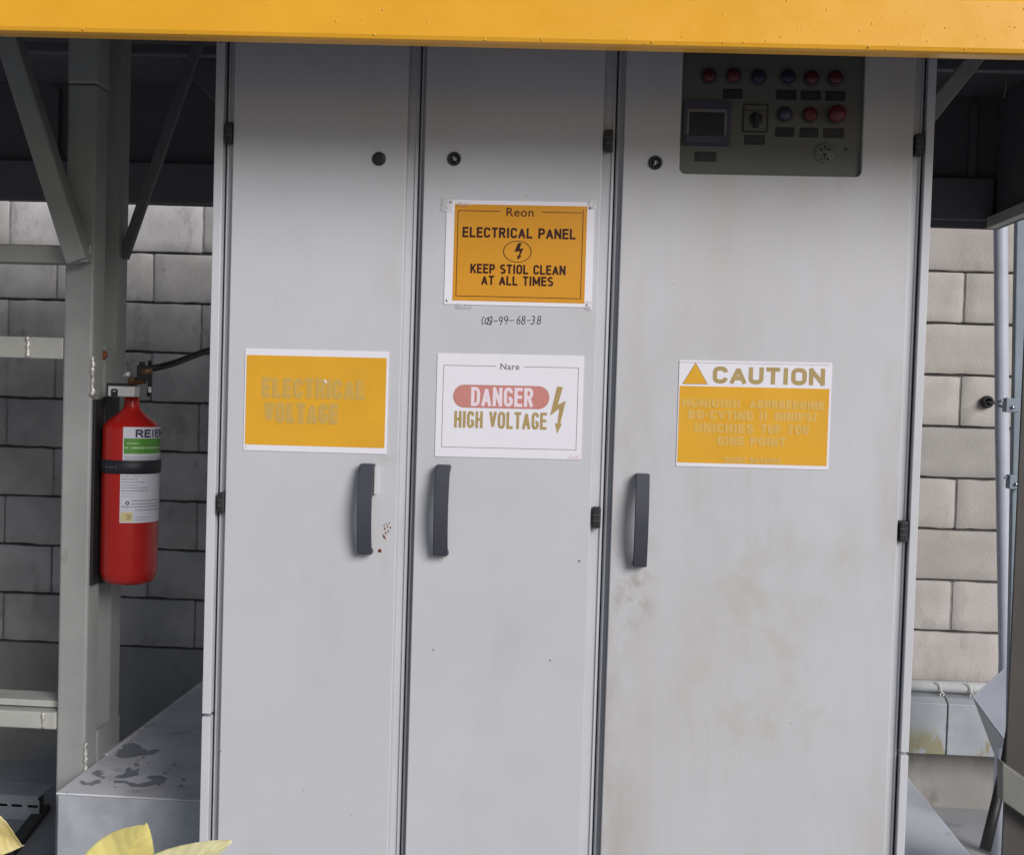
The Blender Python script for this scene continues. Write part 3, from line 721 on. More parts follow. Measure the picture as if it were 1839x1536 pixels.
# --- white danger sign
S = Sign('danger_sign', 'white sheet reading DANGER HIGH VOLTAGE in faded red and olive, on the middle door', at(786, 634, 0), at(1049.5, 639, 0), at(781, 818.5, 0))
S.sheet(m_paper)
S.lines([(.045, .117, .045, .906), (.045, .906, .963, .906), (.963, .906, .963, .117), (.045, .117, .402, .117), (.592, .117, .963, .117)], .0010, -.0019, m_greyink, 'border_line')
S.text([('Nare', .432, .562, .088, .149, .012)], -.0019, m_greyink, 'heading')
S.area(.115, .772, .300, .522, -.00185, m_pillrim, 'pill_rim', .075)
S.area(.119, .768, .306, .516, -.0020, m_pill, 'red_pill', .072)
S.text([('DANGER', .238, .662, .322, .503, .175)], -.0022, m_pinkw, 'danger_lettering')
S.text([('HIGH VOLTAGE', .127, .760, .555, .717, .165)], -.0019, m_olive, 'voltage_lettering')
bolt = [(1380, 480), (1440, 482), (1395, 665), (1475, 622), (1425, 855), (1445, 855), (1395, 960), (1370, 852), (1395, 858), (1410, 705), (1318, 778)]
S.poly([((x - 138) / 1512, (y - 161) / 1060) for x, y in bolt], -.0019, m_olive, 'lightning_bolt')
q = MB(); rnd = random.Random(3)
for k in range(26):
    u = rnd.uniform(.905, .992); v = rnd.uniform(.965, .99) if k > 4 else rnd.uniform(.93, .97); p = S.P(u, v, -.0019); r = rnd.uniform(.0003, .0009)
    q.plate([(p[0] + r * 1.3 * math.cos(a), p[2] + r * math.sin(a)) for a in [j * math.pi / 3 for j in range(6)]], -.0019, -.0016)
q.build('smudge', m_pill, S.root)
# --- faded yellow sign
S = Sign('voltage_sign', 'yellow sheet with nearly vanished ELECTRICAL VOLTAGE lettering, on the left door', at(441.5, 625.5, 0), at(699.5, 631.5, 0), at(437, 808, 0))
S.sheet(m_paper)
S.area(.010, .984, .064, .942, -.0019, m_yel2, 'printed_panel', .008)
S.text([('ELECTRICAL', .118, .844, .278, .480, .34), ('VOLTAGE', .140, .662, .520, .725, .36)], -.00205, m_faint1, 'faded_halo')
S.text([('ELECTRICAL', .124, .838, .286, .472, .17), ('VOLTAGE', .147, .655, .527, .718, .2)], -.0024, m_faint2, 'faded_lettering')
p = S.P(.563, .305, -.002); q = MB(); q.plate([(p[0] - .004, p[2] + .004), (p[0] - .001, p[2] + .0035), (p[0] + .003, p[2] - .0005), (p[0] + .0035, p[2] - .004), (p[0] + .0005, p[2] - .0035)], -.0030, -.0019); q.build('tear', m_paper, S.root)
p = S.P(.018, .968, -.0018); q = MB(); q.box(p[0] - .0005, p[0] + .0005, -.0018, -.0016, p[2] - .002, p[2] + .002); q.build('small_mark', m_greyink, S.root)
# --- caution sign
S = Sign('caution_sign', 'white and yellow sheet headed CAUTION with a warning triangle, on the wide door', at(1220.5, 646.5, 0), at(1495, 652, 0), at(1213.5, 836, 0))
S.sheet(m_paper)
S.area(.007, .987, .243, .965, -.0019, m_yel2, 'printed_panel')
S.text([('CAUTION', .223, .955, .055, .212, .25)], -.0019, m_olive, 'heading')
S.poly([(.022, .226), (.194, .226), (.107, .018)], -.00185, m_olive, 'triangle_rim')
S.poly([(.031, .219), (.184, .219), (.107, .034)], -.0020, m_yel2, 'warning_triangle')
S.lines([(.107, .08, .107, .18)], .0012, -.0022, m_faint3, 'exclamation_stroke')
L4 = [('HUNIUIGH', .03, .405, .365, .437, .2), ('AOHRBEDOINE', .47, .955, .365, .437, .2), ('BO-CVTIND', .07, .495, .472, .55, .2), ('II', .54, .585, .472, .55, .2), ('NINIPS/', .64, .91, .472, .55, .2),
      ('UNICHIES', .115, .50, .592, .672, .2), ('TUF', .55, .68, .592, .672, .2), ('TOU', .725, .862, .592, .672, .2), ('GINE POINT', .268, .713, .712, .79, .2), ('DINNT NUTDINS', .322, .685, .905, .955, .2)]
S.text([(t, a - .004, b + .004, c - .006, d + .006, .36) for t, a, b, c, d, e in L4], -.00205, m_faint3, 'faded_halo')
S.text(L4, -.0024, m_faint4, 'faded_lettering')
S.lines([(.02, .912, .295, .912), (.715, .912, .975, .912)], .0009, -.0022, m_faint3, 'rule_line')
S.lines([(.0, .022, .985, .022)], .0006, -.0019, m_greyink, 'fold_line')

# ------------------------------------------------------------------ steel support frame on the left
PX0, PX1, PYF = -1.314, -1.240, .50
def weld(mb, p0, p1, r, n=None):
    p0 = Vector(p0); p1 = Vector(p1); L_ = (p1 - p0).length; n = n or max(4, int(L_ / (r * 1.1))); rnd = random.Random(int(L_ * 1e4))
    pts = [p0.lerp(p1, k / n) + Vector((rnd.uniform(-1, 1), rnd.uniform(-1, 1), 0)) * r * .35 for k in range(n + 1)]
    mb.tube(pts, [r * rnd.uniform(.6, 1.3) for _ in pts], 7)
def left_frame():
    root = thing('support_frame', 'grey green welded steel support frame left of the cabinets, carrying the extinguisher', 'steel frame', (-1.3, .6, 0))
    q = MB(); zs = at(158, 150, PYF).z
    q.box(PX0, PX1, PYF, PYF + .075, 0, zs - .001, .006); q.box(PX0 - .0015, PX1 + .0015, PYF - .0015, PYF + .0765, zs + .001, 2.51, .006)
    q.build('front_post', m_steel, root)
    q = MB(); q.box(PX0, PX1 - .0, .65, .656, 0, 2.51, .001); q.box(PX1 - .006, PX1, .6565, .72, 0, 2.51, .001); q.build('rear_post', m_steel, root)
    z0 = at(150, 1328, .53).z
    q = MB(); q.bm.free(); q = MB()
    def gus(zt0, zt1, zb, x=PX1 - .004):
        b = bmesh.new(); pr = [(.5765, zt0), (.72, zt1), (.72, zb), (.5765, zb)]
        a = [b.verts.new((x, y, z)) for y, z in pr]; c = [b.verts.new((x + .007, y, z)) for y, z in pr]
        for k in range(4): b.faces.new((a[k], a[(k + 1) % 4], c[(k + 1) % 4], c[k]))
        b.faces.new(a); b.faces.new(c[::-1]); return b
    q._merge(gus(z0 + .01, z0 + .01, z0 - .22)); q.build('gusset_plate', m_steel, root)
    z1 = at(172, 640, .53).z
    q = MB(); q._merge(gus(z1 + .03, z1 - .015, z1 - .115)); gp = q.build('gusset_plate', m_steel, root)
    q = MB(); weld(q, (PX1 + .003, PYF - .001, z1), (PX1 + .003, PYF - .001, z1 - .10), .006)
    weld(q, (PX1 + .003, PYF - .001, z0 + .0), (PX1 + .003, PYF - .001, z0 - .08), .005)
    weld(q, (PX0 + .04, .648, 1.95), (PX0 + .04, .648, .75), .0035) if False else None
    q.build('weld_bead', m_weld, root)
    q = MB(); q.lathe([(.012, 0), (.010, -.004), (.0001, -.005)], (PX1 - .0, .57, at(185, 637, .57).z), 'y', 12); q.build('rust_patch', m_rust, root)
    # rails going left
    def rail(pt, pb, y0, y1, lip=None, name='rail'):
        zt = at(40, pt, y0).z; zb = at(40, pb, y0).z
        q = MB(); q.box(-2.7, PX0 - .002, y0, y1, zb, zt, .004); o = q.build(name, m_rail, root)
    rail(438.5, 471, .505, .57); rail(604.5, 643.5, .505, .57); rail(1278, 1309, .50, .56)
    zt = at(40, 1257, .53).z; q = MB(); q.box(-2.7, PX0 - .002, .53, .62, at(40, 1274, .505).z, zt, .003); q.build('rail', m_rail, root)
    q = MB(); p = at(51, 604, .505); weld(q, (p.x, .503, at(51, 605, .505).z), (p.x + .001, .503, at(51, 643, .505).z), .005)
    p = at(78, 1280, .50); weld(q, (p.x, .498, at(78, 1280, .5).z), (p.x + .001, .498, at(78, 1308, .5).z), .004)
    p = at(140, 470, .49); 
    q.build('weld_bead', m_weld, root)
    # braces
    q = MB(); a = at(143, 470, .455); b = at(-12, -20, .455); q.bar(a, b, .052, .05, .004); q.build('diagonal_brace', m_steel, root)
    q = MB(); weld(q, at(126, 468, .452), at(158, 468, .452), .0035); weld(q, at(161, 440, .47), at(161, 468, .47), .0035); q.build('weld_bead', m_rail, root)
    q = MB(); a = at(222, 464, .69); b = at(362, 60, .69); q.bar(a, b, .026, .02, .003); q.build('diagonal_brace', m_hood2, root)
    q = MB(); a = at(295, 40, 1.1); b = at(420, 190, 1.1); q.bar(a, b, .075, .02, .003); q.build('diagonal_brace', m_hood2, root)
    return root
left_frame()
def right_frame():
    root = thing('support_frame', 'dark steel post with a grey rail at the right edge, in front of the conduit', 'steel frame', (1.06, .55, 0))
    q = MB(); q.box(1.012, 1.10, .50, .508, 0, 2.16, .002); q.box(1.088, 1.10, .5085, .575, 0, 2.16, .002); q.build('front_post', m_darksteel, root)
    q = MB(); a = at(1800, 1370, .46); b = at(1800, 1440, .46); q.plate([(a.x, a.z), (b.x, b.z), (b.x + .5, b.z - .33), (a.x + .5, a.z - .33)], .46, .498, (), .004); q.build('rail', mat('shaded_rail_paint', (.17, .17, .15), .6, var=.1, vscale=8), root)  # rail steel coloured darker to carry the shadow it stands in
    q = MB(); a = at(1566, 335, .4); b = at(1800, 42, .4); q.bar(a, b, .036, .036, .003); q.build('diagonal_brace', m_steel, root)
    return root
right_frame()
def strut():
    x0 = at(1818, 800, 1.5).x
    root = thing('strut_post', 'blue grey steel strut standing behind the pale conduit at the right', 'post', (x0 + .03, 1.5, 0))
    q = MB(); pa = at(1826, 400, 1.5); pb = at(1811, 1300, 1.5); k = (2.30 - pb.z) / (pa.z - pb.z); k0 = -pb.z / (pa.z - pb.z)
    q.bar((pb.x + (pa.x - pb.x) * k0 + .03, 1.515, 0), (pb.x + (pa.x - pb.x) * k + .03, 1.515, 2.30), .06, .03, .004); q.build('channel', m_bluesteel, root)
    for (px, py) in ((1812, 728), (1818, 866)):
        p = at(px, py, 1.47); q = MB(); q.box(p.x - .012, p.x + .03, 1.46, 1.499, p.z - .022, p.z + .022, .003); q.box(p.x - .025, p.x + .0, 1.47, 1.476, p.z + .008, p.z + .018, .001); c = q.build('clamp', m_bluesteel, root)
        q = MB(); q.lathe([(.006, 0), (.006, -.006), (.0001, -.006)], (p.x + .008, 1.46, p.z - .006), 'y', 6); q.build('bolt', m_key, c)
def zr_side(): return 2.30
strut()
# conduit
p0 = at(1797, 405, 1.9); p1 = at(1799.5, 780, 1.9); p2 = at(1806, 1190, 1.9); p3 = at(1806, 1500, 1.9)
q = MB(); pts = [(p0.x - .003, 1.9, 2.9), p0, p1.lerp(p0, .5), p1, p1.lerp(p2, .5), p2, (p2.x, 1.9, .0)]
q.tube(pts, .0235, 20); o = q.build('conduit', m_conduit); tag(o, 'pale blue vertical conduit pipe rising beside the right strut', 'conduit')
# wall fitting with wires
p = at(1771, 722, WY); root = thing('wall_outlet', 'round black wall outlet with black wires tied to the right strut', 'cable outlet', (p.x, WY, p.z))
q = MB(); q.lathe([(.024, -.001), (.024, -.02), (.019, -.03), (.014, -.03), (.014, -.01), (.0001, -.01)], (p.x, WY, p.z), 'y', 24); q.build('fitting', m_black, root)
e1 = at(1810, 736, 1.47); e2 = at(1808, 716, 1.47)
q = MB(); m1 = at(1785, 724, 2.2)
q.tube([(p.x, WY - .02, p.z), m1, at(1798, 730, 1.8), e1], .004, 8); q.tube([(p.x, WY - .02, p.z), m1 + Vector((.0, 0, .002)), at(1797, 721, 1.8), e2], .0035, 8); q.build('wire', m_black, root)
# PVC pipe along the wall
pz = at(1650, 1232, WY - .06).z
q = MB(); q.tube([(.75, WY - .06, pz), (2.6, WY - .06, pz)], .0225, 20); pipe = q.build('pvc_pipe', m_pvc); tag(pipe, 'white plastic pipe running along the wall above the trunking', 'pipe')
for i, (px, py) in enumerate(((1688, 1236), (1742, 1238))):
    p = at(px, py, WY - .085); q = MB()
    q.tube([p + Vector((-.012, .0, .024)), p + Vector((0, -.004, .010)), p + Vector((.004, -.006, -.012)), p + Vector((.014, -.010, -.022)), p + Vector((.006, -.010, -.034)), p + Vector((-.002, -.008, -.026)), p + Vector((.004, -.008, -.018))], .0028, 8)
    o = q.build('wire_hook', m_pvc); tag(o, ['pale twisted wire hook on the pipe, above the trunking seam', 'pale twisted wire hook on the pipe, next to the folded cover'][i], 'hook', 'wire hooks on the white pipe')
# trunking
zt = at(1660, 1252, WY - .12).z; zm = at(1660, 1264, WY - .16).z; zb = at(1660, 1355, WY - .16).z
root = thing('cable_trunking', 'stained galvanised cable trunking fixed along the wall below the white pipe', 'cable trunking', (1.5, WY - .1, zb))
seam = at(1701, 1300, WY - .16).x
for (x0, x1) in ((.75, seam - .0025), (seam + .0025, 2.6)):
    b = bmesh.new(); pr = [(WY - .16, zb), (WY - .16, zm), (WY - .125, zt), (WY - .005, zt), (WY - .005, zb)]
    a = [b.verts.new((x0, y, z)) for y, z in pr]; c = [b.verts.new((x1, y, z)) for y, z in pr]
    for k in range(5): b.faces.new((a[k], a[(k + 1) % 5], c[(k + 1) % 5], c[k]))
    b.faces.new(a); b.faces.new(c[::-1]); bmesh.ops.recalc_face_normals(b, faces=b.faces[:]); bmesh.ops.bevel(b, geom=b.edges[:], offset=.002, segments=1, affect='EDGES')
    q = MB(); q._merge(b); q.build('trunking_length', m_trunk, root)
q = MB(); q.box(seam - .002, seam + .002, WY - .158, WY - .01, zb + .002, zm - .003); q.build('seam', m_gap, root)
# folded sheet cover
A = at(1825, 1182, 1.75); B = at(1747, 1251, 1.80); C_ = at(1806, 1332, 1.75); D = at(1860, 1345, 1.85); E_ = at(1790, 1357, 1.9)
def sheet3(pts, th, m, name, parent):
    b = bmesh.new(); v = [b.verts.new(p) for p in pts]; f = b.faces.new(v); nrm = f.normal if f.normal.length else Vector((0, -1, 0)); f.normal_update(); nrm = f.normal.copy()
    w_ = [b.verts.new(Vector(p) + nrm * th) for p in pts]; b.faces.new(w_[::-1])
    for k in range(len(pts)): b.faces.new((v[k], v[(k + 1) % len(pts)], w_[(k + 1) % len(pts)], w_[k]))
    q = MB(); q._merge(b); return q.build(name, m, parent)
root = thing('bent_cover', 'bent blue grey sheet metal cover lying against the trunking at the right', 'metal cover', (B.x + .05, 1.8, C_.z))
sheet3([A, B, C_, D], .002, m_conduit, 'upper_flap', root)
sheet3([B, at(1786, 1354, 2.0), at(1812, 1352, 1.95), C_ + Vector((0, .01, 0))], .002, m_trunk, 'lower_flap', root)
# black hose
q = MB(); a = at(1816, 1300, 1.1); b = at(1769, 1528, .95)
q.tube([at(1826, 1250, 1.15), a, a.lerp(b, .3) + Vector((.006, 0, 0)), a.lerp(b, .65) + Vector((.004, 0, 0)), b], [.010, .012, .014, .015, .016], 14)
o = q.build('black_hose', m_black); tag(o, 'black hose slanting down beside the dark post at lower right', 'hose')
q = MB(); q.tube([at(1809, 130, 1.2), at(1806, 155, 1.2), at(1803, 175, 1.2)], .0012, 6); o = q.build('hanging_wire', m_whiteblock); tag(o, 'short pale wire dangling under the canopy at upper right', 'wire')
# ------------------------------------------------------------------ boxes and slabs
def left_box():
    zt = .605; x0, x1, y0, y1 = -1.236, -.792, .325, 2.2
    root = thing('galvanised_box', 'low galvanised steel box with a peeling lid, left of the cabinets', 'metal box', ((x0 + x1) / 2, (y0 + y1) / 2, 0))
    q = MB(); q.box(x0 + .003, x1, y0 + .004, y1, 0, zt - .006, .003); q.build('box_body', m_galv, root)
    q = MB(); q.box(x0, x1, y0, y1, zt - .005, zt, .002); q.build('lid', m_galvtop, root)
    q = MB(); q.box(x0 - .002, x0 + .006, y0 + .3, y1 - .1, zt - .003, zt + .004, .001); q.build('lid_flange', m_galvtop, root)
    # peeled patches
    patches = [[(205, 1398), (225, 1388), (232, 1378), (240, 1385), (249, 1381), (250, 1392), (237, 1396), (222, 1399)],
               [(205, 1402), (230, 1404), (245, 1410), (262, 1406), (275, 1402), (262, 1398), (270, 1394), (292, 1394), (300, 1399), (296, 1406), (284, 1413), (281, 1409), (262, 1414), (236, 1414), (225, 1407), (204, 1407)],
               [(142, 1406), (148, 1402), (156, 1407), (164, 1405), (172, 1402), (183, 1401), (178, 1405), (184, 1407), (172, 1409), (165, 1412), (158, 1410), (150, 1411)],
               [(164, 1390), (172, 1385), (183, 1384), (180, 1389), (187, 1391), (180, 1394), (192, 1397), (186, 1400), (172, 1394)],
               [(206, 1358), (220, 1345), (222, 1338), (240, 1334), (252, 1340), (262, 1350), (280, 1346), (290, 1349), (275, 1356), (252, 1358), (232, 1362), (215, 1362)],
               [(242, 1372), (250, 1372), (248, 1377), (240, 1375)], [(308, 1372), (318, 1373), (312, 1376)]]
    rp = random.Random(21)
    for _ in range(16):
        px, py = rp.uniform(190, 330), rp.uniform(1345, 1420); a_ = rp.uniform(1.2, 4.5)
        patches.append([(px - a_, py), (px - a_ * .3, py - a_ * .35), (px + a_, py - a_ * .2), (px + a_ * .8, py + a_ * .3), (px, py + a_ * .4)])
    b = bmesh.new()
    for pi_, P in enumerate(patches):
        # irregular outline: subdivide with jitter
        pts = [atz(px, py, zt + .0006 + pi_ * .00005) for px, py in P]; out = []; rnd = random.Random(len(P))
        for k in range(len(pts)):
            a, c = pts[k], pts[(k + 1) % len(pts)]; out.append(a)
            for t in (.17, .33, .5, .66, .83): m = a.lerp(c, t); out.append(m + Vector((rnd.uniform(-1, 1), rnd.uniform(-1, 1), 0)) * (c - a).length * .09)
        vs = [b.verts.new(p) for p in out]; es = [b.edges.new((vs[k], vs[(k + 1) % len(vs)])) for k in range(len(vs))]
        bmesh.ops.triangle_fill(b, use_beauty=True, edges=es, normal=(0, 0, 1))
    q = MB(); q._merge(b); q.build('peeled_patches', m_peel, root)
left_box()
q = MB(); q.box(.66, 1.035, .3, 2.05, 0, .40, .006, 3); o = q.build('low_plinth', m_slab); tag(o, 'pale painted low plinth on the floor right of the wide cabinet', 'plinth')
def tray():
    P0 = atz(70, 1475, 0); x1 = P0.x; y0 = P0.y
    root = thing('perforated_tray', 'galvanised perforated cable tray lying on the floor at lower left', 'cable tray', (x1 - .4, y0 + .05, 0))
    holes = []; x = x1 - .055
    for px in (61, 30, 2): 
        X = atz(px, 1458, .03).x; holes.append(rrect(X - .021, X + .019, .045, .055, .004))
    for k in range(1, 8): X = atz(2, 1458, .03).x - .08 * k; holes.append(rrect(X - .021, X + .019, .045, .055, .004))
    q = MB(); q.plate([(x1 - .8, 0), (x1, 0), (x1, .07), (x1 - .012, .084), (x1 - .8, .084)], y0, y0 + .002, holes); q.build('side_wall', m_galv, root)
    q = MB(); q.box(x1 - .8, x1, y0 + .03, y0 + .035, .0, .08); q.build('inner_wall', m_darksteel, root)
    q = MB(); q.box(x1 - .8, x1 - .004, y0 + .0025, y0 + .14, .080, .0865, .001); q.build('tray_lid', m_galv, root)
tray()
a = atz(80, 1455, .004); b = atz(12, 1542, .004)
q = MB(); q.bar((a.x, a.y, .012), (b.x, b.y, .012), .045, .024, .004, n=(0, 0, 1)); o = q.build('floor_gap_strip', m_darksteel); tag(o, 'dark strip painted in for a shaded gap in the floor at lower left', 'floor gap')  # dark bar drawn where the floor has only a shaded gap

# ------------------------------------------------------------------ fire extinguisher
def extinguisher():
    R_ = .0705; ct = at(234, 880, .56); cx, cy = ct.x, .56; zt = at(243, 712, .56).z; zb = at(228, 1048, .56).z
    root = thing('fire_extinguisher', 'red fire extinguisher strapped to the left steel frame, hose running behind the cabinets', 'fire extinguisher', (cx, cy, zb))
    H_ = zt - zb
    pr = [(.002, 0), (R_ * .55, .001), (R_ * .80, .006), (R_ * .93, .016), (R_, .034), (R_, H_ - .082)]
    for k in range(1, 9):
        t = k / 8; pr.append((R_ - (R_ - .019) * (1 - math.cos(t * math.pi)) / 2, H_ - .082 + .060 * t))
    pr += [(.0185, H_ - .018), (.0185, H_ - .004), (.016, H_)]
    q = MB(); q.lathe(pr, (cx, cy, zb), 'z', 64); body = q.build('cylinder', m_redpaint, root)
    tocam = math.atan2(CP.y - cy, CP.x - cx)
    def arcpatch(a0, a1, z0, z1, r, m, name, parent, n=40, slant=0.):
        b = bmesh.new(); lo = []; hi = []
        for k in range(n + 1):
            a = tocam + math.radians(a0 + (a1 - a0) * k / n)
            lo.append(b.verts.new((cx + r * math.cos(a), cy + r * math.sin(a), z0))); hi.append(b.verts.new((cx + r * math.cos(a), cy + r * math.sin(a), z1)))
        for k in range(n):
            f = b.faces.new((lo[k], lo[k + 1], hi[k + 1], hi[k])); f.smooth = True
        q = MB(); q._merge(b); return q.build(name, m, parent)
    zz = lambda py, px=255: at(px, py, .49).z
    up = arcpatch(-16, 112, zz(829), zz(768), R_ + .0006, m_label, 'upper_label', root)
    arcpatch(-14, 112, zz(816), zz(788.5), R_ + .0010, m_green, 'green_band', up)
    arcpatch(-14, 112, zz(818.5), zz(817.2), R_ + .0010, m_ltgreen, 'green_band_edge', up)
    lo_ = arcpatch(-20, 105, zz(941), zz(853), R_ + .0006, m_label, 'lower_label', root)
    def wrap(body_, a0, a1, z0, z1, r, m, name, wgt, parent):
        b = bmesh.new(); L_ = math.radians(a1 - a0) * r
        for si, quad in block_text(body_, 0, L_, 0, z1 - z0, wgt * (z1 - z0)):
            b.faces.new([b.verts.new((c.x, c.y, si * 3e-6)) for c in quad])
        for x in [k * L_ / 40 for k in range(1, 40)]:
            bmesh.ops.bisect_plane(b, geom=b.verts[:] + b.edges[:] + b.faces[:], plane_co=(x, 0, 0), plane_no=(1, 0, 0))
        for v in b.verts:
            a = tocam + math.radians(a0) + v.co.x / r; rr = r + v.co.z; v.co = Vector((cx + rr * math.cos(a), cy + rr * math.sin(a), z0 + v.co.y))
        q = MB(); q._merge(b); return q.build(name, m, parent)
    wrap('REIEM', 8, 88, zz(786.5), zz(772.5), R_ + .0012, m_navy, 'lettering', .22, up)
    q = MB()
    def dash(a0, a1, py, th, r=R_ + .0013):
        n = max(2, int((a1 - a0) / 3)); z = zz(py)
        for k in range(n):
            x0_, x1_ = [tocam + math.radians(a0 + (a1 - a0) * (k + j) / n) for j in (0, 1)]
            q.poly([(cx + r * math.cos(x0_), cy + r * math.sin(x0_), z - th), (cx + r * math.cos(x1_), cy + r * math.sin(x1_), z - th), (cx + r * math.cos(x1_), cy + r * math.sin(x1_), z + th), (cx + r * math.cos(x0_), cy + r * math.sin(x0_), z + th)])
    rnd = random.Random(5)
    def dashes(a0, a1, py, th):
        a = a0
        while a < a1: w_ = rnd.uniform(2, 5); dash(a, min(a1, a + w_), py, th * rnd.uniform(.7, 1.1)); a += w_ + rnd.uniform(.6, 1.4)
    dashes(-8, 0, 797.5, .0014); dashes(1, 16, 797.5, .0016); dashes(-12, -4, 805.5, .0022); dashes(0, 80, 805.5, .0022)
    q.build('white_print', m_ltgreen, up); q = MB()
    dash(-13, 95, 822, .0006); dash(-13, 95, 825, .0006); dash(-13, 95, 827.3, .0004)
    q.build('ruled_lines', m_lab_ink, up); q = MB()
    for py, a1 in ((857, 20), (862, 14), (867.5, 28), (873, 15), (878, 33), (883, 37)): dashes(-17, a1, py, .0010)
    for py in (888, 893): dash(-17, 8, py, .0003)
    for py, a0 in ((901, 3), (907, 3), (912, -17), (918, 10)): dashes(a0, 70, py, .0012)
    dashes(9, 40, 931, .0006); dashes(9, 36, 936, .0006)
    q.build('small_print', m_lab_ink, lo_)
    arcpatch(-18, 5, zz(939), zz(922), R_ + .0010, m_lab_yel, 'yellow_patch', lo_, 10)
    q = MB(); dashes(-9, 0, 926, .0012); dashes(-6, 3, 930, .0012); dashes(-8, 1, 934, .0012); q.build('patch_mark', m_rust, lo_)
    b = bmesh.new(); a_c = tocam + math.radians(-5); n = 20; zc = zz(905)
    for k in range(n):
        pts = []
        for (t, rr) in ((k, .0047), (k + 1, .0047), (k + 1, .0025), (k, .0025)):
            th = 2 * math.pi * t / n; a = a_c + rr * math.cos(th) / R_; pts.append(b.verts.new((cx + (R_ + .0013) * math.cos(a), cy + (R_ + .0013) * math.sin(a), zc + rr * math.sin(th))))
        b.faces.new(pts)
    q = MB(); q._merge(b); q.build('label_ring', m_navy, lo_)
    # strap and bracket
    q = MB(); q.lathe([(R_ + .0015, zz(853) - zb), (R_ + .0035, zz(853) - zb + .001), (R_ + .0035, zz(828.5) - zb - .001), (R_ + .0015, zz(828.5) - zb)], (cx, cy, zb), 'z', 64); st = q.build('strap', m_strap, root)
    q = MB()
    for aa in (-50, -42, -36, -28):
        a = tocam + math.radians(aa); c = Vector((cx + (R_ + .0036) * math.cos(a), cy + (R_ + .0036) * math.sin(a), zz(841)))
        q.lathe([(.0016, -.0008), (.0016, .0008)], c, 'y', 10)
    q.build('strap_hole', m_ltgrey, st)
    q = MB(); q.box(PX1 + .0035, PX1 + .012, .56, .655, zb - .005, zt - .004, .002); q.box(PX1 + .0125, PX1 + .024, .53, .60, zz(853), zz(828), .001); q.box(PX1 + .0005, PX1 + .008, .508, .5595, zb + .0, zt - .01, .001); q.build('wall_bracket', m_black, root)
    # valve
    nz0 = zt - .004
    q = MB(); q.lathe([(.013, 0), (.013, .012), (.016, .013), (.016, .030), (.011, .032), (.011, .052), (.006, .054)], (cx, cy, nz0), 'z', 24)
    q.tube([(cx, cy, nz0 + .040), (cx + .035, cy - .004, nz0 + .046)], .009, 16); valve = q.build('valve', m_brass, root)
    v0 = at(196, 693, .50); v1 = at(252, 715, .50)
    q = MB(); q.box(v0.x, v1.x - .012, .49, .530, v1.z + .002, v0.z, .003); lever = q.build('carry_handle', m_whiteblock, root)
    q = MB(); q.box(v0.x - .003, v0.x + .052, .488, .532, v0.z + .001, v0.z + .007, .002); q.box(v0.x - .0032, v0.x - .0002, .489, .531, v1.z, v0.z, .001); q.build('squeeze_lever', m_black, root)
    q = MB(); c = at(206, 705, .49); q.plate(rrect(c.x - .009, c.x + .008, c.z - .010, c.z + .009, .004), .4885, .4905); q.build('lever_mark', m_black, lever)
    q = MB(); q.plate(rrect(c.x - .004, c.x + .003, c.z + .002, c.z + .0045, .001), .4878, .4886); q.build('lever_mark_highlight', m_whiteblock, lever)
    g0 = at(228, 673, .50); q = MB(); q.lathe([(.0088, .012), (.0088, 0), (.0075, -.001), (.0068, 0), (.0001, 0)], (g0.x, .50, g0.z), 'y', 24); gg = q.build('pressure_gauge', m_key, root)
    q = MB(); q.lathe([(.0066, -.0006), (.0001, -.0008)], (g0.x, .50, g0.z), 'y', 20); q.build('gauge_face', m_gauge, gg)
    c0 = at(256, 653, .54); c1 = at(268, 683, .54)
    q = MB(); q.box(at(249, 660, .54).x, c1.x, .525, .56, c1.z, c0.z - .004, .003); q.lathe([(.007, 0), (.007, .012)], (at(255, 660, .54).x, .54, c0.z - .008), 'z', 12); q.build('hose_coupling', m_black, root)
    q = MB(); q.tube([at(254, 668, .53), at(272, 666, .53)], .0085, 12); q.build('coupling_nut', m_brass, root)
    h = [at(262, 664, .55), at(285, 660, .56), at(315, 652, .62), at(345, 640, .72), at(380, 627, .85), at(430, 618, 1.0)]
    P = []
    for k in range(len(h) - 1):
        for t in (0, .25, .5, .75): P.append(h[k].lerp(h[k + 1], t))
    for _ in range(3): P = [P[0]] + [(P[i - 1] + P[i] * 2 + P[i + 1]) / 4 for i in range(1, len(P) - 1)] + [P[-1]]
    q = MB(); q.tube(P, .0085, 14); q.build('hose', m_black, root)
    q = MB(); q.tube([at(269, 648, .56), at(269, 690, .56), at(266, 712, .56)], .0045, 10); q.build('discharge_rod', m_black, root)
    t0 = at(270, 700, .555); q = MB(); q.box(t0.x - .003, t0.x + .005, .548, .5495, t0.z - .007, t0.z + .007, .0005); q.build('seal_tag', m_gauge, root)
extinguisher()

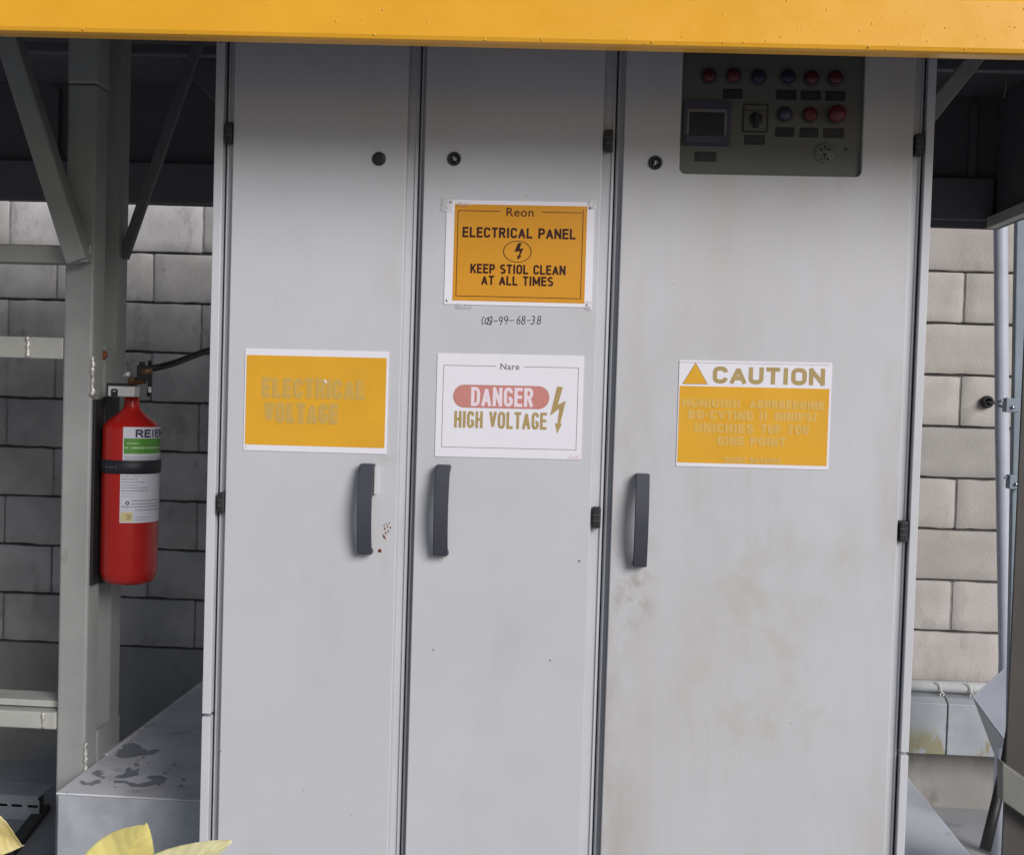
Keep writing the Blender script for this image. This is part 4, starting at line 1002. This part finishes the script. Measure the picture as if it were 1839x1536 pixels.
# ------------------------------------------------------------------ foreground plant
def plant():
    Y = -.75
    base = at(190, 1640, Y)
    root = thing('yellow_leaved_plant', 'plant with pale yellow pointed leaves in the foreground at lower left', 'plant', (base.x, Y, 0))
    q = MB(); q.tube([(base.x, Y, 0), (base.x + .01, Y, .4), (base.x - .01, Y, base.z - .03), (base.x, Y, base.z + .02)], [.012, .010, .008, .005], 10); q.build('stem', m_stem, root)
    def leaf(b0, tip, wid, up, m, fold=.25, curl=.1, n=56, k=10, belly=.42):
        b0 = Vector(b0); tip = Vector(tip); ax = tip - b0; L_ = ax.length; a = ax.normalized(); side = Vector(up); side = (side - a * side.dot(a)).normalized(); nn = a.cross(side)
        b = bmesh.new(); rows = []
        rnd = random.Random(int(L_ * 1e5))
        ph = rnd.random() * 6
        for i in range(n + 1):
            t = i / n; wv = wid * (math.sin(math.pi * t ** .85) ** .8 if 0 < t < 1 else 0) * (1.15 - .35 * t); row = []
            for j in range(-k, k + 1):
                s = j / k; p = b0 + ax * t + side * (s * wv) + nn * (abs(s) * wv * fold + math.sin(t * math.pi) * curl * L_ + math.sin(t * 9 + ph + s * 2) * wid * .07 * abs(s) + .0009 * max(0, math.sin((t - abs(s) * .16) * 2 * math.pi * 9)) ** 3)
                row.append(b.verts.new(p))
            rows.append(row)
        for i in range(n):
            for j in range(2 * k): f = b.faces.new((rows[i][j], rows[i][j + 1], rows[i + 1][j + 1], rows[i + 1][j])); f.smooth = True
        rows_ = [r_[k].co.copy() + nn * .0003 for r_ in rows]
        bmesh.ops.remove_doubles(b, verts=b.verts[:], dist=1e-6)
        q = MB(); q._merge(b)
        o = q.build('leaf', m, root); md = o.modifiers.new('s', 'SOLIDIFY'); md.thickness = .0006
        q = MB(); q.tube([rows_[i] for i in range(n)], [.0011 * (1 - .8 * i / n) + .0002 for i in range(n)], 6); q.build('midrib', m_leaf, o); return o
    c = at(200, 1650, Y)
    leaf(at(165, 1650, Y), at(262, 1481, Y - .03), .052, (1, .1, .5), m_leaf, .3, .04)
    leaf(at(215, 1625, Y), at(416, 1511, Y - .02), .034, (-.2, .5, 1), m_leaf2, .3, .03)
    leaf(at(100, 1640, Y), at(-60, 1560, Y + .02), .04, (0, .4, 1), m_leaf, .2, .05)
    leaf(at(-75, 1478, Y + .05), at(42, 1520, Y + .05), .040, (.1, -.2, 1), m_leaf2, .25, -.06)
    leaf(c, at(330, 1660, Y - .1), .045, (.3, .6, 1), m_leaf, .25, .05); leaf(c, at(120, 1800, Y - .1), .045, (1, .6, .3), m_leaf2, .25, .05)
    leaf(c, at(300, 1800, Y + .1), .045, (1, .6, .3), m_leaf, .25, .05)
    q = MB(); q.tube([c, at(60, 1620, Y), at(-40, 1560, Y + .04), at(-70, 1500, Y + .05)], .004, 8); q.tube([c, at(150, 1640, Y)], .004, 8); q.build('twig', m_stem, root)
plant()
